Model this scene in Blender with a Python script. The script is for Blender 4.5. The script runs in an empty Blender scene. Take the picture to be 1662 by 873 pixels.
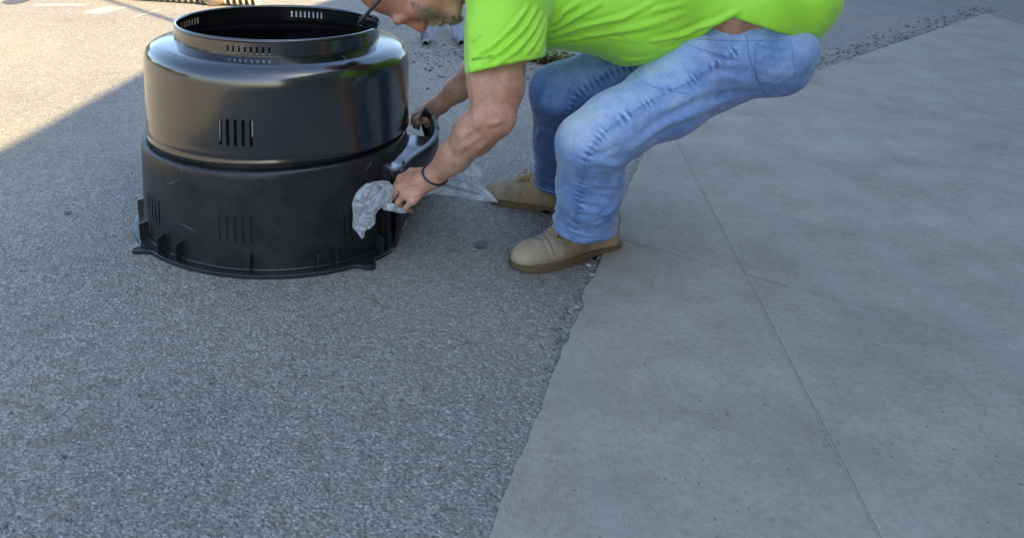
import bpy, math, random
import numpy as np
from mathutils import Vector, Matrix
from mathutils.bvhtree import BVHTree
random.seed(7); np.random.seed(7)
sc = bpy.context.scene
# ------------------------------------------------------------------ camera
F, CX, CY, CH = 1465.0, 600.0, 221.0, 1.11
PITCH, ROLL = math.radians(17), math.radians(1.0)
cd = bpy.data.cameras.new('camera'); cam = bpy.data.objects.new('camera', cd)
sc.collection.objects.link(cam); sc.camera = cam
right0 = Vector((1, 0, 0)); fwd = Vector((0, math.cos(PITCH), -math.sin(PITCH))); up0 = Vector((0, math.sin(PITCH), math.cos(PITCH)))
camX = right0 * math.cos(ROLL) + up0 * math.sin(ROLL)
camY = -right0 * math.sin(ROLL) + up0 * math.cos(ROLL)
m3 = Matrix((camX, camY, -fwd)).transposed()
cam.matrix_world = Matrix.Translation((0, 0, CH)) @ m3.to_4x4()
cd.sensor_width = 36; cd.sensor_fit = 'HORIZONTAL'; cd.lens = 36 * F / 1662
cd.shift_x = (831 - CX) / 1662; cd.shift_y = -(436.5 - CY) / 1662
cd.clip_end = 500; cd.clip_start = 0.05
CAM = Vector((0, 0, CH))
def ray(px, py):
    return (camX * ((px - CX) / F) + camY * (-(py - CY) / F) + fwd)
def W(px, py, Y):
    r = ray(px, py); return CAM + r * (Y / r.y)
def G(px, py, z=0.0):
    r = ray(px, py); return CAM + r * ((z - CH) / r.z)
# ------------------------------------------------------------------ light
SUN_EL = math.radians(42)
az = Vector((.62, -.78, 0)).normalized()
sdir = az * math.cos(SUN_EL) + Vector((0, 0, math.sin(SUN_EL)))
w = bpy.data.worlds.new('World'); sc.world = w; w.use_nodes = True
nt = w.node_tree; sky = nt.nodes.new('ShaderNodeTexSky'); sky.sky_type = 'NISHITA'; sky.sun_disc = False
sky.sun_elevation = SUN_EL; sky.sun_rotation = math.atan2(az.x, az.y); sky.air_density = 1.1; sky.dust_density = 1.2; sky.ozone_density = 1.0
bg = nt.nodes['Background']; nt.links.new(sky.outputs[0], bg.inputs[0]); bg.inputs[1].default_value = 0.15
ld = bpy.data.lights.new('sun', 'SUN'); ld.energy = 5.0; ld.angle = math.radians(0.45); ld.color = (1, .79, .46)
lo = bpy.data.objects.new('sun', ld); sc.collection.objects.link(lo); lo.rotation_euler = sdir.to_track_quat('Z', 'Y').to_euler()
sc.view_settings.view_transform = 'Standard'; sc.view_settings.look = 'None'; sc.view_settings.gamma = 1
sc.view_settings.exposure = 1.6
sc.cycles.max_bounces = 7; sc.cycles.transparent_max_bounces = 12; sc.cycles.use_denoising = True
# ------------------------------------------------------------------ helpers
def link(o, parent=None):
    sc.collection.objects.link(o)
    if parent is not None:
        o.parent = parent
        o.matrix_parent_inverse = Matrix.Translation(parent.matrix_basis.translation).inverted() if parent.parent is None else Matrix.Identity(4)
        if parent.parent is not None:
            o.matrix_parent_inverse = Matrix.Identity(4)
            o.matrix_basis = o.matrix_basis
    return o
def mesh(name, v, f, mat=None, parent=None, smooth=True, edges=()):
    me = bpy.data.meshes.new(name)
    me.from_pydata([tuple(p) for p in v], list(edges), [tuple(int(i) for i in q) for q in f]); me.update()
    if smooth: me.polygons.foreach_set('use_smooth', [True] * len(me.polygons))
    if mat: me.materials.append(mat)
    o = bpy.data.objects.new(name, me); sc.collection.objects.link(o)
    if parent is not None: par(o, parent)
    return o
def par(o, parent):
    # keep world coordinates of the mesh data although the thing's empty is not at the origin
    t = Vector((0, 0, 0)); q = parent
    while q is not None: t += q.location; q = q.parent
    o.parent = parent; o.location = o.location - t
def tag(o, label=None, cat=None, group=None, kind=None):
    if label: o['label'] = label
    if cat: o['category'] = cat
    if group: o['group'] = group
    if kind: o['kind'] = kind
    return o
def empty(name, loc):
    o = bpy.data.objects.new(name, None); o.location = loc; sc.collection.objects.link(o); o.empty_display_size = .1; return o
def bake(o):
    bpy.context.view_layer.update()
    dg = bpy.context.evaluated_depsgraph_get()
    me = bpy.data.meshes.new_from_object(o.evaluated_get(dg)); o.modifiers.clear(); o.data = me
class MB:
    def __init__(s): s.v = []; s.f = []
    def add(s, v, f):
        n = len(s.v); s.v += [tuple(p) for p in v]; s.f += [tuple(i + n for i in q) for q in f]
    def box(s, c, sx, sy, sz, R=None):
        v = []
        for a in (-1, 1):
            for b in (-1, 1):
                for d in (-1, 1):
                    p = Vector((a * sx / 2, b * sy / 2, d * sz / 2))
                    if R: p = R @ p
                    v.append(Vector(c) + p)
        s.add(v, [(0, 1, 3, 2), (4, 6, 7, 5), (0, 4, 5, 1), (2, 3, 7, 6), (0, 2, 6, 4), (1, 5, 7, 3)])
    def tube(s, pts, r, n=8, closed=False, cap=True):
        pts = [Vector(p) for p in pts]; m = len(pts); rs = r if hasattr(r, '__len__') else [r] * m
        base = len(s.v); prev = None
        for i, p in enumerate(pts):
            if closed: t = pts[(i + 1) % m] - pts[i - 1]
            else: t = pts[min(i + 1, m - 1)] - pts[max(i - 1, 0)]
            t = t.normalized() if t.length > 0 else Vector((0, 0, 1))
            if prev is None:
                a = t.orthogonal().normalized()
            else:
                a = prev - t * prev.dot(t); a = a.normalized() if a.length > 1e-6 else t.orthogonal().normalized()
            prev = a; b = t.cross(a)
            for k in range(n):
                th = 2 * math.pi * k / n; s.v.append(tuple(p + (a * math.cos(th) + b * math.sin(th)) * rs[i]))
        for i in range(m if closed else m - 1):
            j = (i + 1) % m
            for k in range(n):
                k2 = (k + 1) % n
                s.f.append((base + i * n + k, base + i * n + k2, base + j * n + k2, base + j * n + k))
        if cap and not closed:
            s.f.append(tuple(base + k for k in range(n))[::-1]); s.f.append(tuple(base + (m - 1) * n + k for k in range(n)))
    def build(s, name, mat=None, parent=None, smooth=True): return mesh(name, s.v, s.f, mat, parent, smooth)
def crom(pts, n=8):
    pts = [Vector(p) for p in pts]; out = []
    for i in range(len(pts) - 1):
        p0 = pts[max(i - 1, 0)]; p1 = pts[i]; p2 = pts[i + 1]; p3 = pts[min(i + 2, len(pts) - 1)]
        for k in range(n):
            t = k / n
            out.append(.5 * ((2 * p1) + (p2 - p0) * t + (2 * p0 - 5 * p1 + 4 * p2 - p3) * t * t + (3 * p1 - p0 - 3 * p2 + p3) * t ** 3))
    out.append(pts[-1]); return out
# ------------------------------------------------------------------ materials
def material(name, col=(.5, .5, .5), rough=.6, **kw):
    m = bpy.data.materials.new(name); m.use_nodes = True
    b = m.node_tree.nodes['Principled BSDF']; b.inputs['Base Color'].default_value = (*col, 1); b.inputs['Roughness'].default_value = rough
    for k, v in kw.items(): b.inputs[k.replace('_', ' ')].default_value = v
    return m
class NT:
    def __init__(s, m): s.t = m.node_tree; s.n = s.t.nodes; s.l = s.t.links; s.b = s.n['Principled BSDF']; s.co = s.n.new('ShaderNodeTexCoord').outputs['Object']
    def mapping(s, scale=(1, 1, 1), rot=(0, 0, 0)):
        q = s.n.new('ShaderNodeMapping'); q.inputs['Scale'].default_value = scale; q.inputs['Rotation'].default_value = rot
        s.l.new(s.co, q.inputs[0]); return q.outputs[0]
    def noise(s, sc_, det=4, rough=.55, vec=None, dist=0):
        q = s.n.new('ShaderNodeTexNoise'); q.inputs['Scale'].default_value = sc_; q.inputs['Detail'].default_value = det
        q.inputs['Roughness'].default_value = rough; q.inputs['Distortion'].default_value = dist
        s.l.new(vec or s.co, q.inputs['Vector']); return q.outputs['Fac']
    def voro(s, sc_, feat='F1', vec=None, out='Distance'):
        q = s.n.new('ShaderNodeTexVoronoi'); q.feature = feat; q.inputs['Scale'].default_value = sc_
        s.l.new(vec or s.co, q.inputs['Vector']); return q.outputs[out]
    def warp(s, amt):
        q = s.n.new('ShaderNodeTexNoise'); q.inputs['Scale'].default_value = 1.6; q.inputs['Detail'].default_value = 7; s.l.new(s.co, q.inputs['Vector'])
        m = s.n.new('ShaderNodeVectorMath'); m.operation = 'MULTIPLY_ADD'; s.l.new(q.outputs['Color'], m.inputs[0]); m.inputs[1].default_value = (amt, amt, amt); s.l.new(s.co, m.inputs[2]); return m.outputs[0]
    def ramp(s, fac, stops):
        q = s.n.new('ShaderNodeValToRGB'); e = q.color_ramp.elements
        while len(e) < len(stops): e.new(.5)
        for i, (p, c) in enumerate(stops):
            e[i].position = p; c = c if hasattr(c, '__len__') else (c, c, c); e[i].color = (*c, 1)
        s.l.new(fac, q.inputs[0]); return q.outputs[0]
    def mix(s, fac, a, b, mode='MIX'):
        q = s.n.new('ShaderNodeMix'); q.data_type = 'RGBA'; q.blend_type = mode
        for i, x in ((0, fac), (6, a), (7, b)):
            if isinstance(x, bpy.types.NodeSocket): s.l.new(x, q.inputs[i])
            elif i == 0: q.inputs[0].default_value = x
            else: q.inputs[i].default_value = (*x, 1) if len(x) == 3 else x
        return q.outputs[2]
    def math(s, op, a, b=0.0):
        q = s.n.new('ShaderNodeMath'); q.operation = op
        for i, x in enumerate((a, b)):
            if isinstance(x, bpy.types.NodeSocket): s.l.new(x, q.inputs[i])
            else: q.inputs[i].default_value = x
        return q.outputs[0]
    def attr(s, name):
        q = s.n.new('ShaderNodeAttribute'); q.attribute_name = name; return q.outputs['Fac']
    def bump(s, h, strength=.3, dist=.002, prev=None):
        q = s.n.new('ShaderNodeBump'); q.inputs['Strength'].default_value = strength; q.inputs['Distance'].default_value = dist
        s.l.new(h, q.inputs['Height'])
        if prev is not None: s.l.new(prev, q.inputs['Normal'])
        return q.outputs[0]
    def out(s, **kw):
        for k, v in kw.items(): s.l.new(v, s.b.inputs[k.replace('_', ' ')])
# asphalt
def asphalt_mat():
    m = material('asphalt', rough=.82); n = NT(m)
    fine = n.voro(215, out='Color'); sep = n.n.new('ShaderNodeSeparateColor'); n.l.new(fine, sep.inputs[0])
    agg = n.ramp(sep.outputs[0], [(0, .075), (.4, .17), (.75, .29), (.95, .42), (1, .64)])
    warm = n.mix(sep.outputs[1], (1.05, 1, .92), (.96, 1, 1.04))
    c = n.mix(1.0, agg, warm, 'MULTIPLY')
    big = n.ramp(n.noise(1.3, 5, .6), [(.25, .78), (.5, 1.0), (.75, 1.18)])
    c = n.mix(1.0, c, big, 'MULTIPLY')
    med = n.ramp(n.noise(22, 4, .7), [(.3, .75), (.55, 1.0), (.8, 1.2)])
    c = n.mix(1.0, c, med, 'MULTIPLY')
    # scattered dark tar flecks
    fl = n.ramp(n.noise(38, 3, .5), [(.26, .35), (.33, 1.0)])
    c = n.mix(1.0, c, fl, 'MULTIPLY')
    sep2 = n.n.new('ShaderNodeSeparateColor'); n.l.new(n.voro(75, out='Color'), sep2.inputs[0])
    c = n.mix(n.math('MULTIPLY', n.ramp(n.noise(2.2, 4, .7), [(.42, 0.0), (.62, .9)]), n.ramp(sep2.outputs[0], [(.55, 0.0), (.75, 1.0)])), c, n.mix(sep2.outputs[1], (.05, .05, .052), (.42, .40, .37)))
    st = n.ramp(n.noise(.9, 6, .65, dist=1.2), [(.30, .62), (.42, 1.0)]); c = n.mix(1.0, c, st, 'MULTIPLY')
    st = n.ramp(n.noise(6, 3, .5, dist=.5), [(.25, .72), (.33, 1.0)]); c = n.mix(1.0, c, st, 'MULTIPLY')
    ck = None
    # dust and pollen film: warm in the open lot, worn in
    c = n.mix(n.ramp(n.noise(.7, 3), [(.35, .2), (.7, .45)]), c, (.42, .36, .255))
    n.out(Base_Color=c)
    h = n.math('ADD', n.math('MULTIPLY', n.voro(120), -1.0), n.math('MULTIPLY', n.noise(260, 3, .7), .5))
    b1 = n.bump(h, 1.0, .008); b2 = n.bump(n.noise(14, 5, .7), .5, .012, b1); n.out(Normal=b2)
    return m
def concrete_mat():
    m = material('concrete', rough=.8); n = NT(m)
    c = n.ramp(n.noise(3.5, 7, .68), [(.2, (.22, .195, .155)), (.5, (.315, .28, .22)), (.8, (.40, .36, .29))])
    c = n.mix(1.0, c, n.ramp(n.noise(60, 4, .7), [(.3, .82), (.6, 1.05)]), 'MULTIPLY')
    pit = n.ramp(n.noise(85, 2, .5), [(.26, .3), (.31, 1.0)])
    c = n.mix(n.ramp(n.noise(2.9, 4, .7), [(.38, .15), (.6, 1.0)]), c, n.mix(1.0, c, pit, 'MULTIPLY'))
    c = n.mix(n.ramp(n.voro(55), [(.03, .9), (.07, 0.0)]), c, (.44, .43, .40))
    c = n.mix(1.0, c, n.ramp(n.noise(1.7, 6, .7, dist=1.0), [(.3, .84), (.45, 1.0), (.75, 1.06)]), 'MULTIPLY')
    pitmask = n.ramp(n.noise(2.3, 4, .6), [(.4, 0.0), (.6, 1.0)])
    c = n.mix(n.ramp(n.noise(1.0, 3, vec=n.mapping((6, .8, 1), (0, 0, -.6))), [(.5, 0.0), (.72, .35)]), c, (.34, .33, .30))
    n.out(Base_Color=c)
    h = n.math('ADD', pit, n.math('MULTIPLY', n.noise(150, 4, .7), .7)); h = n.math('ADD', h, n.math('MULTIPLY', n.noise(60, 3, .6, vec=n.mapping((4, .25, 1), (0, 0, .45))), .9)); n.out(Normal=n.bump(h, .7, .003))
    return m
def plastic_mat(name, dust=.2, rough=.2, base=.012, coat=.0, ior=1.7):
    m = material(name, (base, base, base * 1.08), rough, IOR=ior, Coat_Weight=coat, Coat_Roughness=.13, Coat_IOR=1.7); n = NT(m)
    d1 = n.noise(6, 7, .75, dist=.4)
    scr = n.ramp(n.noise(3.2, 9, .72, vec=n.mapping((6, 6, 1.4), (.5, .7, 0)), dist=1.5), [(.60, 0.0), (.68, 1.0), (.72, 0.0)])
    f = n.math('ADD', n.math('MULTIPLY', n.ramp(d1, [(.4, 0.0), (.8, 1.0)]), dust), n.math('MULTIPLY', scr, dust * .35))
    n.out(Base_Color=n.mix(f, (base, base, base * 1.1), (.20, .185, .16)))
    n.out(Roughness=n.ramp(n.noise(9, 6, .7), [(.3, rough * .75), (.75, rough * 1.5)]))
    n.out(Normal=n.bump(n.noise(5, 3, .5), .25, .004, n.bump(n.noise(240, 2), .05, .0006)))
    return m
def skin_mat():
    m = material('skin', (.42, .22, .16), .5, Subsurface_Weight=.12, Subsurface_Scale=.01); n = NT(m)
    m.node_tree.nodes['Principled BSDF'].inputs['Subsurface Radius'].default_value = (1, .35, .2)
    c = n.ramp(n.noise(14, 5, .6), [(.3, (.40, .19, .115)), (.5, (.52, .27, .17)), (.7, (.60, .35, .235))])
    red = n.ramp(n.attr('red'), [(0, 0.0), (1, .75)]); c = n.mix(red, c, (.50, .14, .095)); c = n.mix(1.0, c, n.ramp(n.noise(48, 5, .75), [(.35, .82), (.65, 1.1)]), 'MULTIPLY')
    sh = n.ramp(n.attr('stubble'), [(0, 0.0), (1, .8)]); c = n.mix(sh, c, (.42, .27, .20))
    hair = n.ramp(n.noise(70, 5, .8, vec=n.mapping((1, 1, 3.5), (.3, .6, .2)), dist=.6), [(.53, 0.0), (.64, .5)])
    c = n.mix(hair, c, (.22, .12, .07)); n.out(Base_Color=c)
    n.out(Normal=n.bump(n.noise(160, 3, .6), .18, .0012, n.bump(n.noise(30, 4, .6), .2, .003)))
    return m
def denim_mat():
    m = material('denim', (.2, .33, .6), .85, Sheen_Weight=.25); n = NT(m)
    weave = n.noise(330, 2, .6, vec=n.mapping((1, 1, 3), (0, .5, 0)))
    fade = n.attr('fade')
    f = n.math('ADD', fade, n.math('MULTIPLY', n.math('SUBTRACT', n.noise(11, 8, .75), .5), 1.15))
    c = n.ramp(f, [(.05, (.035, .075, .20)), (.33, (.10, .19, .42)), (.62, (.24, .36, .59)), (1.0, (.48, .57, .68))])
    c = n.mix(1.0, c, n.ramp(weave, [(.3, .70), (.7, 1.28)]), 'MULTIPLY')
    c = n.mix(n.ramp(n.noise(4.5, 4, .6), [(.58, 0.0), (.75, .35)]), c, (.25, .27, .22))
    n.out(Base_Color=c); n.out(Normal=n.bump(weave, .3, .0012, n.bump(n.noise(45, 4, .6), .35, .004)))
    return m
def shirt_mat():
    m = material('neon_fabric', (.27, .80, .03), .6, Sheen_Weight=.2); n = NT(m)
    n.out(Base_Color=n.mix(n.noise(3, 3), (.33, .72, .03), (.40, .82, .04)))
    n.out(Normal=n.bump(n.noise(500, 2, .5), .12, .0008)); return m
def suede_mat():
    m = material('suede', (.3, .22, .13), .9); n = NT(m)
    c = n.ramp(n.noise(18, 6, .7), [(.25, (.18, .115, .06)), (.5, (.34, .235, .13)), (.75, (.44, .33, .20))])
    c = n.mix(n.math('MULTIPLY', n.attr('worn'), .6), c, (.33, .30, .245)); c = n.mix(1.0, c, n.ramp(n.noise(6, 6, .7, dist=.6), [(.3, .6), (.5, 1.0), (.7, 1.15)]), 'MULTIPLY'); n.out(Base_Color=c)
    n.out(Normal=n.bump(n.noise(90, 4, .7), .5, .003)); return m
def bag_mat():
    m = bpy.data.materials.new('clear_film'); m.use_nodes = True; t = m.node_tree; t.nodes.clear()
    o = t.nodes.new('ShaderNodeOutputMaterial'); tr = t.nodes.new('ShaderNodeBsdfTransparent'); tr.inputs[0].default_value = (.95, .97, 1, 1)
    df = t.nodes.new('ShaderNodeBsdfDiffuse'); df.inputs[0].default_value = (.90, .95, 1, 1)
    tl = t.nodes.new('ShaderNodeBsdfTranslucent'); tl.inputs[0].default_value = (.95, .97, 1, 1)
    gl = t.nodes.new('ShaderNodeBsdfGlossy'); gl.inputs['Roughness'].default_value = .28
    a = t.nodes.new('ShaderNodeMixShader'); a.inputs[0].default_value = .45; b = t.nodes.new('ShaderNodeMixShader'); c = t.nodes.new('ShaderNodeMixShader')
    t.links.new(df.outputs[0], a.inputs[1]); t.links.new(tl.outputs[0], a.inputs[2])
    co = t.nodes.new('ShaderNodeTexCoord'); nz = t.nodes.new('ShaderNodeTexNoise'); nz.inputs['Scale'].default_value = 16; nz.inputs['Detail'].default_value = 5
    t.links.new(co.outputs['Object'], nz.inputs['Vector'])
    rp = t.nodes.new('ShaderNodeMapRange'); rp.inputs[1].default_value = .3; rp.inputs[2].default_value = .7; rp.inputs[3].default_value = .20; rp.inputs[4].default_value = .66
    at = t.nodes.new('ShaderNodeAttribute'); at.attribute_name = 'crease'; ad = t.nodes.new('ShaderNodeMath'); ad.operation = 'MULTIPLY_ADD'; ad.inputs[1].default_value = .5
    t.links.new(nz.outputs[0], rp.inputs[0]); t.links.new(at.outputs['Fac'], ad.inputs[0]); t.links.new(rp.outputs[0], ad.inputs[2]); t.links.new(ad.outputs[0], b.inputs[0])
    t.links.new(tr.outputs[0], b.inputs[1]); t.links.new(a.outputs[0], b.inputs[2])
    fr = t.nodes.new('ShaderNodeFresnel'); fr.inputs[0].default_value = 1.5; fa = t.nodes.new('ShaderNodeMath'); fa.inputs[1].default_value = .04; t.links.new(fr.outputs[0], fa.inputs[0]); t.links.new(fa.outputs[0], c.inputs[0])
    t.links.new(b.outputs[0], c.inputs[1]); t.links.new(gl.outputs[0], c.inputs[2]); t.links.new(c.outputs[0], o.inputs[0])
    return m
M_asph = asphalt_mat(); M_conc = concrete_mat()
M_up = plastic_mat('black_plastic_glossy', .03, .2, .005, .65); M_low = plastic_mat('black_plastic_dusty', .17, .36, .008, 0, 1.5)
M_fl = plastic_mat('black_plastic_flange', .12, .28, .010, 0, 1.65)
M_skin = skin_mat(); M_den = denim_mat(); M_shirt = shirt_mat(); M_suede = suede_mat(); M_bag = bag_mat()
M_sole = material('gum_sole', (.13, .085, .045), .8); M_lace = material('lace', (.40, .26, .09), .8); M_eye = material('eyelet', (.05, .035, .02), .4)
M_thread = material('denim_thread', (.10, .19, .42), .8); M_threadl = material('pale_thread', (.24, .35, .58), .8)
M_black = material('black_rubber_and_shade', (.02, .02, .022), .35); M_lens = material('dark_lens', (.01, .01, .012), .05)
M_paint = material('road_paint', (.75, .72, .66), .7); M_metal = material('grey_metal', (.19, .20, .21), .4, Metallic=.3)
M_dark = material('dark_print', (.02, .025, .02), .7); M_hair = material('grey_hair', (.76, .53, .41), .6); M_hair2 = material('brown_hair', (.24, .12, .07), .6)
# ------------------------------------------------------------------ SDF tool
class SDF:
    def __init__(s, lo, hi, h):
        s.lo = np.array(lo, np.float32); s.h = h; s.n = np.ceil((np.array(hi) - np.array(lo)) / h).astype(int) + 1
        s.d = np.full(s.n, .2, np.float32)
    def sub(s, lo, hi):
        a = np.clip(np.floor((np.array(lo) - s.lo) / s.h).astype(int), 0, s.n - 1); b = np.clip(np.ceil((np.array(hi) - s.lo) / s.h).astype(int) + 1, 1, s.n)
        b = np.maximum(a + 1, b)
        sl = tuple(slice(a[i], b[i]) for i in range(3))
        ax = [s.lo[i] + s.h * np.arange(a[i], b[i], dtype=np.float32) for i in range(3)]
        X, Y, Z = np.meshgrid(*ax, indexing='ij', sparse=True)
        return sl, X, Y, Z
    def blend(s, sl, d, k, op='u'):
        e = s.d[sl]
        if op == 'u':
            h = np.clip(.5 + .5 * (e - d) / k, 0, 1); s.d[sl] = e * (1 - h) + d * h - k * h * (1 - h)
        elif op == 's':
            h = np.clip(.5 - .5 * (e + d) / k, 0, 1); s.d[sl] = e * (1 - h) - d * h + k * h * (1 - h)
    def cone(s, a, b, ra, rb, k=.02, flat=None, fs=1.0, op='u'):
        """tapered capsule; flat = axis along which the section is scaled by fs"""
        a = np.array(a, np.float32); b = np.array(b, np.float32); R = max(ra, rb) * max(1, fs) + k * 2 + .03
        sl, X, Y, Z = s.sub(np.minimum(a, b) - R, np.maximum(a, b) + R)
        ab = b - a; L = float(ab @ ab) + 1e-9
        t = np.clip(((X - a[0]) * ab[0] + (Y - a[1]) * ab[1] + (Z - a[2]) * ab[2]) / L, 0, 1)
        dx = X - a[0] - t * ab[0]; dy = Y - a[1] - t * ab[1]; dz = Z - a[2] - t * ab[2]
        q = dx * dx + dy * dy + dz * dz
        if flat is not None:
            u = np.array(flat, np.float32); u = u / np.linalg.norm(u)
            c = dx * u[0] + dy * u[1] + dz * u[2]; q = q - c * c + (c / fs) ** 2
        t = t * t * (3 - 2 * t) if ra != rb else t
        s.blend(sl, np.sqrt(np.maximum(q, 0)) - (ra + (rb - ra) * t), k, op)
    def chain(s, pts, rs, k=.02, **kw):
        for i in range(len(pts) - 1): s.cone(pts[i], pts[i + 1], rs[i], rs[i + 1], k, **kw)
    def ell(s, c, ax, r, k=.02, op='u'):
        """ellipsoid, ax = three unit axes"""
        c = np.array(c, np.float32); R = max(r) + 2 * k + .02
        sl, X, Y, Z = s.sub(c - R, c + R); q1 = 0; q2 = 0
        for u, ri in zip(ax, r):
            v = (X - c[0]) * u[0] + (Y - c[1]) * u[1] + (Z - c[2]) * u[2]
            q1 = q1 + (v / ri) ** 2; q2 = q2 + (v / ri / ri) ** 2
        k0 = np.sqrt(q1); s.blend(sl, k0 * (k0 - 1) / np.maximum(np.sqrt(q2), 1e-6), k, op)
    def cut(s, p, nrm, box=None):
        """remove the side the normal points to"""
        lo, hi = box if box else (s.lo, s.lo + s.h * s.n)
        sl, X, Y, Z = s.sub(lo, hi); nrm = np.array(nrm) / np.linalg.norm(nrm)
        pl = (X - p[0]) * nrm[0] + (Y - p[1]) * nrm[1] + (Z - p[2]) * nrm[2]
        s.d[sl] = np.maximum(s.d[sl], pl.astype(np.float32))
    def mesh(s):
        d = s.d; neg = d < 0; nx, ny, nz = d.shape
        cnt = np.zeros((nx - 1, ny - 1, nz - 1), np.int8)
        offs = [(i, j, k) for i in (0, 1) for j in (0, 1) for k in (0, 1)]
        for (i, j, k) in offs: cnt += neg[i:nx - 1 + i, j:ny - 1 + j, k:nz - 1 + k]
        idx = np.argwhere((cnt > 0) & (cnt < 8)); n = len(idx)
        vals = np.stack([d[idx[:, 0] + i, idx[:, 1] + j, idx[:, 2] + k] for (i, j, k) in offs], 1)
        O = np.array(offs, float); acc = np.zeros((n, 3)); c = np.zeros(n)
        for a in range(8):
            for b in range(a + 1, 8):
                if abs(O[a] - O[b]).sum() != 1: continue
                va, vb = vals[:, a], vals[:, b]; m = (va < 0) != (vb < 0)
                t = np.where(m, va / np.where(m, va - vb, 1), 0)
                acc += np.where(m[:, None], O[a] + t[:, None] * (O[b] - O[a]), 0); c += m
        V = s.lo + s.h * (idx + acc / c[:, None])
        cid = np.full((nx - 1, ny - 1, nz - 1), -1, np.int32); cid[idx[:, 0], idx[:, 1], idx[:, 2]] = np.arange(n)
        Fs = []
        for ax in range(3):
            sl0 = [slice(None)] * 3; sl1 = [slice(None)] * 3; sl0[ax] = slice(0, -1); sl1[ax] = slice(1, None)
            ch = neg[tuple(sl0)] != neg[tuple(sl1)]; e = np.argwhere(ch); u, v = [(1, 2), (2, 0), (0, 1)][ax]
            e = e[(e[:, u] > 0) & (e[:, v] > 0) & (e[:, u] < d.shape[u] - 1) & (e[:, v] < d.shape[v] - 1)]
            def cell(du, dv):
                q = e.copy(); q[:, u] += du; q[:, v] += dv; return cid[q[:, 0], q[:, 1], q[:, 2]]
            quad = np.stack([cell(-1, -1), cell(0, -1), cell(0, 0), cell(-1, 0)], 1)
            inside = neg[e[:, 0], e[:, 1], e[:, 2]]
            quad[~inside] = quad[~inside][:, ::-1]; Fs.append(quad)
        return V, np.concatenate(Fs)
def lap(V, Fq, it=2, lam=.5):
    e = np.concatenate([Fq[:, [0, 1]], Fq[:, [1, 2]], Fq[:, [2, 3]], Fq[:, [3, 0]]]); n = len(V)
    deg = np.bincount(e[:, 0], minlength=n) + np.bincount(e[:, 1], minlength=n)
    for _ in range(it):
        S = np.zeros_like(V)
        for a in range(3): S[:, a] = np.bincount(e[:, 0], V[e[:, 1], a], n) + np.bincount(e[:, 1], V[e[:, 0], a], n)
        V = V + lam * (S / np.maximum(deg, 1)[:, None] - V)
    return V
def normals(V, Fq):
    fn = np.cross(V[Fq[:, 2]] - V[Fq[:, 0]], V[Fq[:, 3]] - V[Fq[:, 1]]); N = np.zeros_like(V)
    for i in range(4):
        for a in range(3): N[:, a] += np.bincount(Fq[:, i], fn[:, a], len(V))
    return N / np.maximum(np.linalg.norm(N, axis=1), 1e-9)[:, None]
def fastmesh(name, V, Fq, mat, parent=None, attrs=None):
    me = bpy.data.meshes.new(name); me.vertices.add(len(V)); me.vertices.foreach_set('co', V.astype(np.float32).ravel())
    me.loops.add(Fq.size); me.loops.foreach_set('vertex_index', Fq.astype(np.int32).ravel())
    me.polygons.add(len(Fq)); me.polygons.foreach_set('loop_start', np.arange(0, Fq.size, Fq.shape[1], dtype=np.int32))
    me.polygons.foreach_set('loop_total', np.full(len(Fq), Fq.shape[1], np.int32)); me.update(calc_edges=True)
    me.polygons.foreach_set('use_smooth', np.ones(len(Fq), bool)); me.validate(); me.materials.append(mat)
    for k, v in (attrs or {}).items():
        a = me.attributes.new(k, 'FLOAT', 'POINT'); a.data.foreach_set('value', v.astype(np.float32))
    o = bpy.data.objects.new(name, me); sc.collection.objects.link(o)
    if parent is not None: par(o, parent)
    return o
def bvh(V, Fq): return BVHTree.FromPolygons([Vector(p) for p in V.tolist()], [tuple(q) for q in Fq.tolist()])
def hit(tree, px, py, off=0.0):
    r = ray(px, py).normalized(); loc, nrm, i, dd = tree.ray_cast(CAM, r)
    if loc is None:
        return None
    return loc + nrm * off
def smooth_noise(P, f, seed):
    rs = np.random.RandomState(seed); out = 0
    for k in range(6):
        d = rs.normal(size=3); d /= np.linalg.norm(d); out = out + np.sin(P @ d * f * (1 + .5 * rs.rand()) + rs.rand() * 6.28)
    return out / 6
def fold(V, N, pts, wdt, amp, D):
    """ridge (amp>0) or valley along a 3-D polyline"""
    pts = [p for p in pts if p is not None]
    if len(pts) < 2: return
    best = np.full(len(V), 9.0); tt = np.zeros(len(V)); m = len(pts) - 1
    for i in range(m):
        a = np.array(pts[i]); b = np.array(pts[i + 1]); ab = b - a; t = np.clip((V - a) @ ab / (ab @ ab + 1e-9), 0, 1)
        d = np.linalg.norm(V - a - t[:, None] * ab, axis=1); q = d < best; best[q] = d[q]; tt[q] = (i + t[q]) / m
    env = np.sin(np.pi * np.clip(tt * .9 + .05, 0, 1)) ** .6
    D += amp * env * (np.exp(-(best / wdt) ** 2) - .45 * np.exp(-((best - 1.7 * wdt) / wdt) ** 2))
# ------------------------------------------------------------------ ground
def grid(name, x0, x1, y0, y1, nx, ny, z, mat):
    v = [(x0 + (x1 - x0) * i / nx, y0 + (y1 - y0) * j / ny, z(x0 + (x1 - x0) * i / nx, y0 + (y1 - y0) * j / ny) if callable(z) else z) for j in range(ny + 1) for i in range(nx + 1)]
    f = [(j * (nx + 1) + i, j * (nx + 1) + i + 1, (j + 1) * (nx + 1) + i + 1, (j + 1) * (nx + 1) + i) for j in range(ny) for i in range(nx)]
    return mesh(name, v, f, mat)
tag(grid('ground', -150, 150, -60, 240, 60, 60, 0.0, M_asph), kind='structure')
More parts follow.
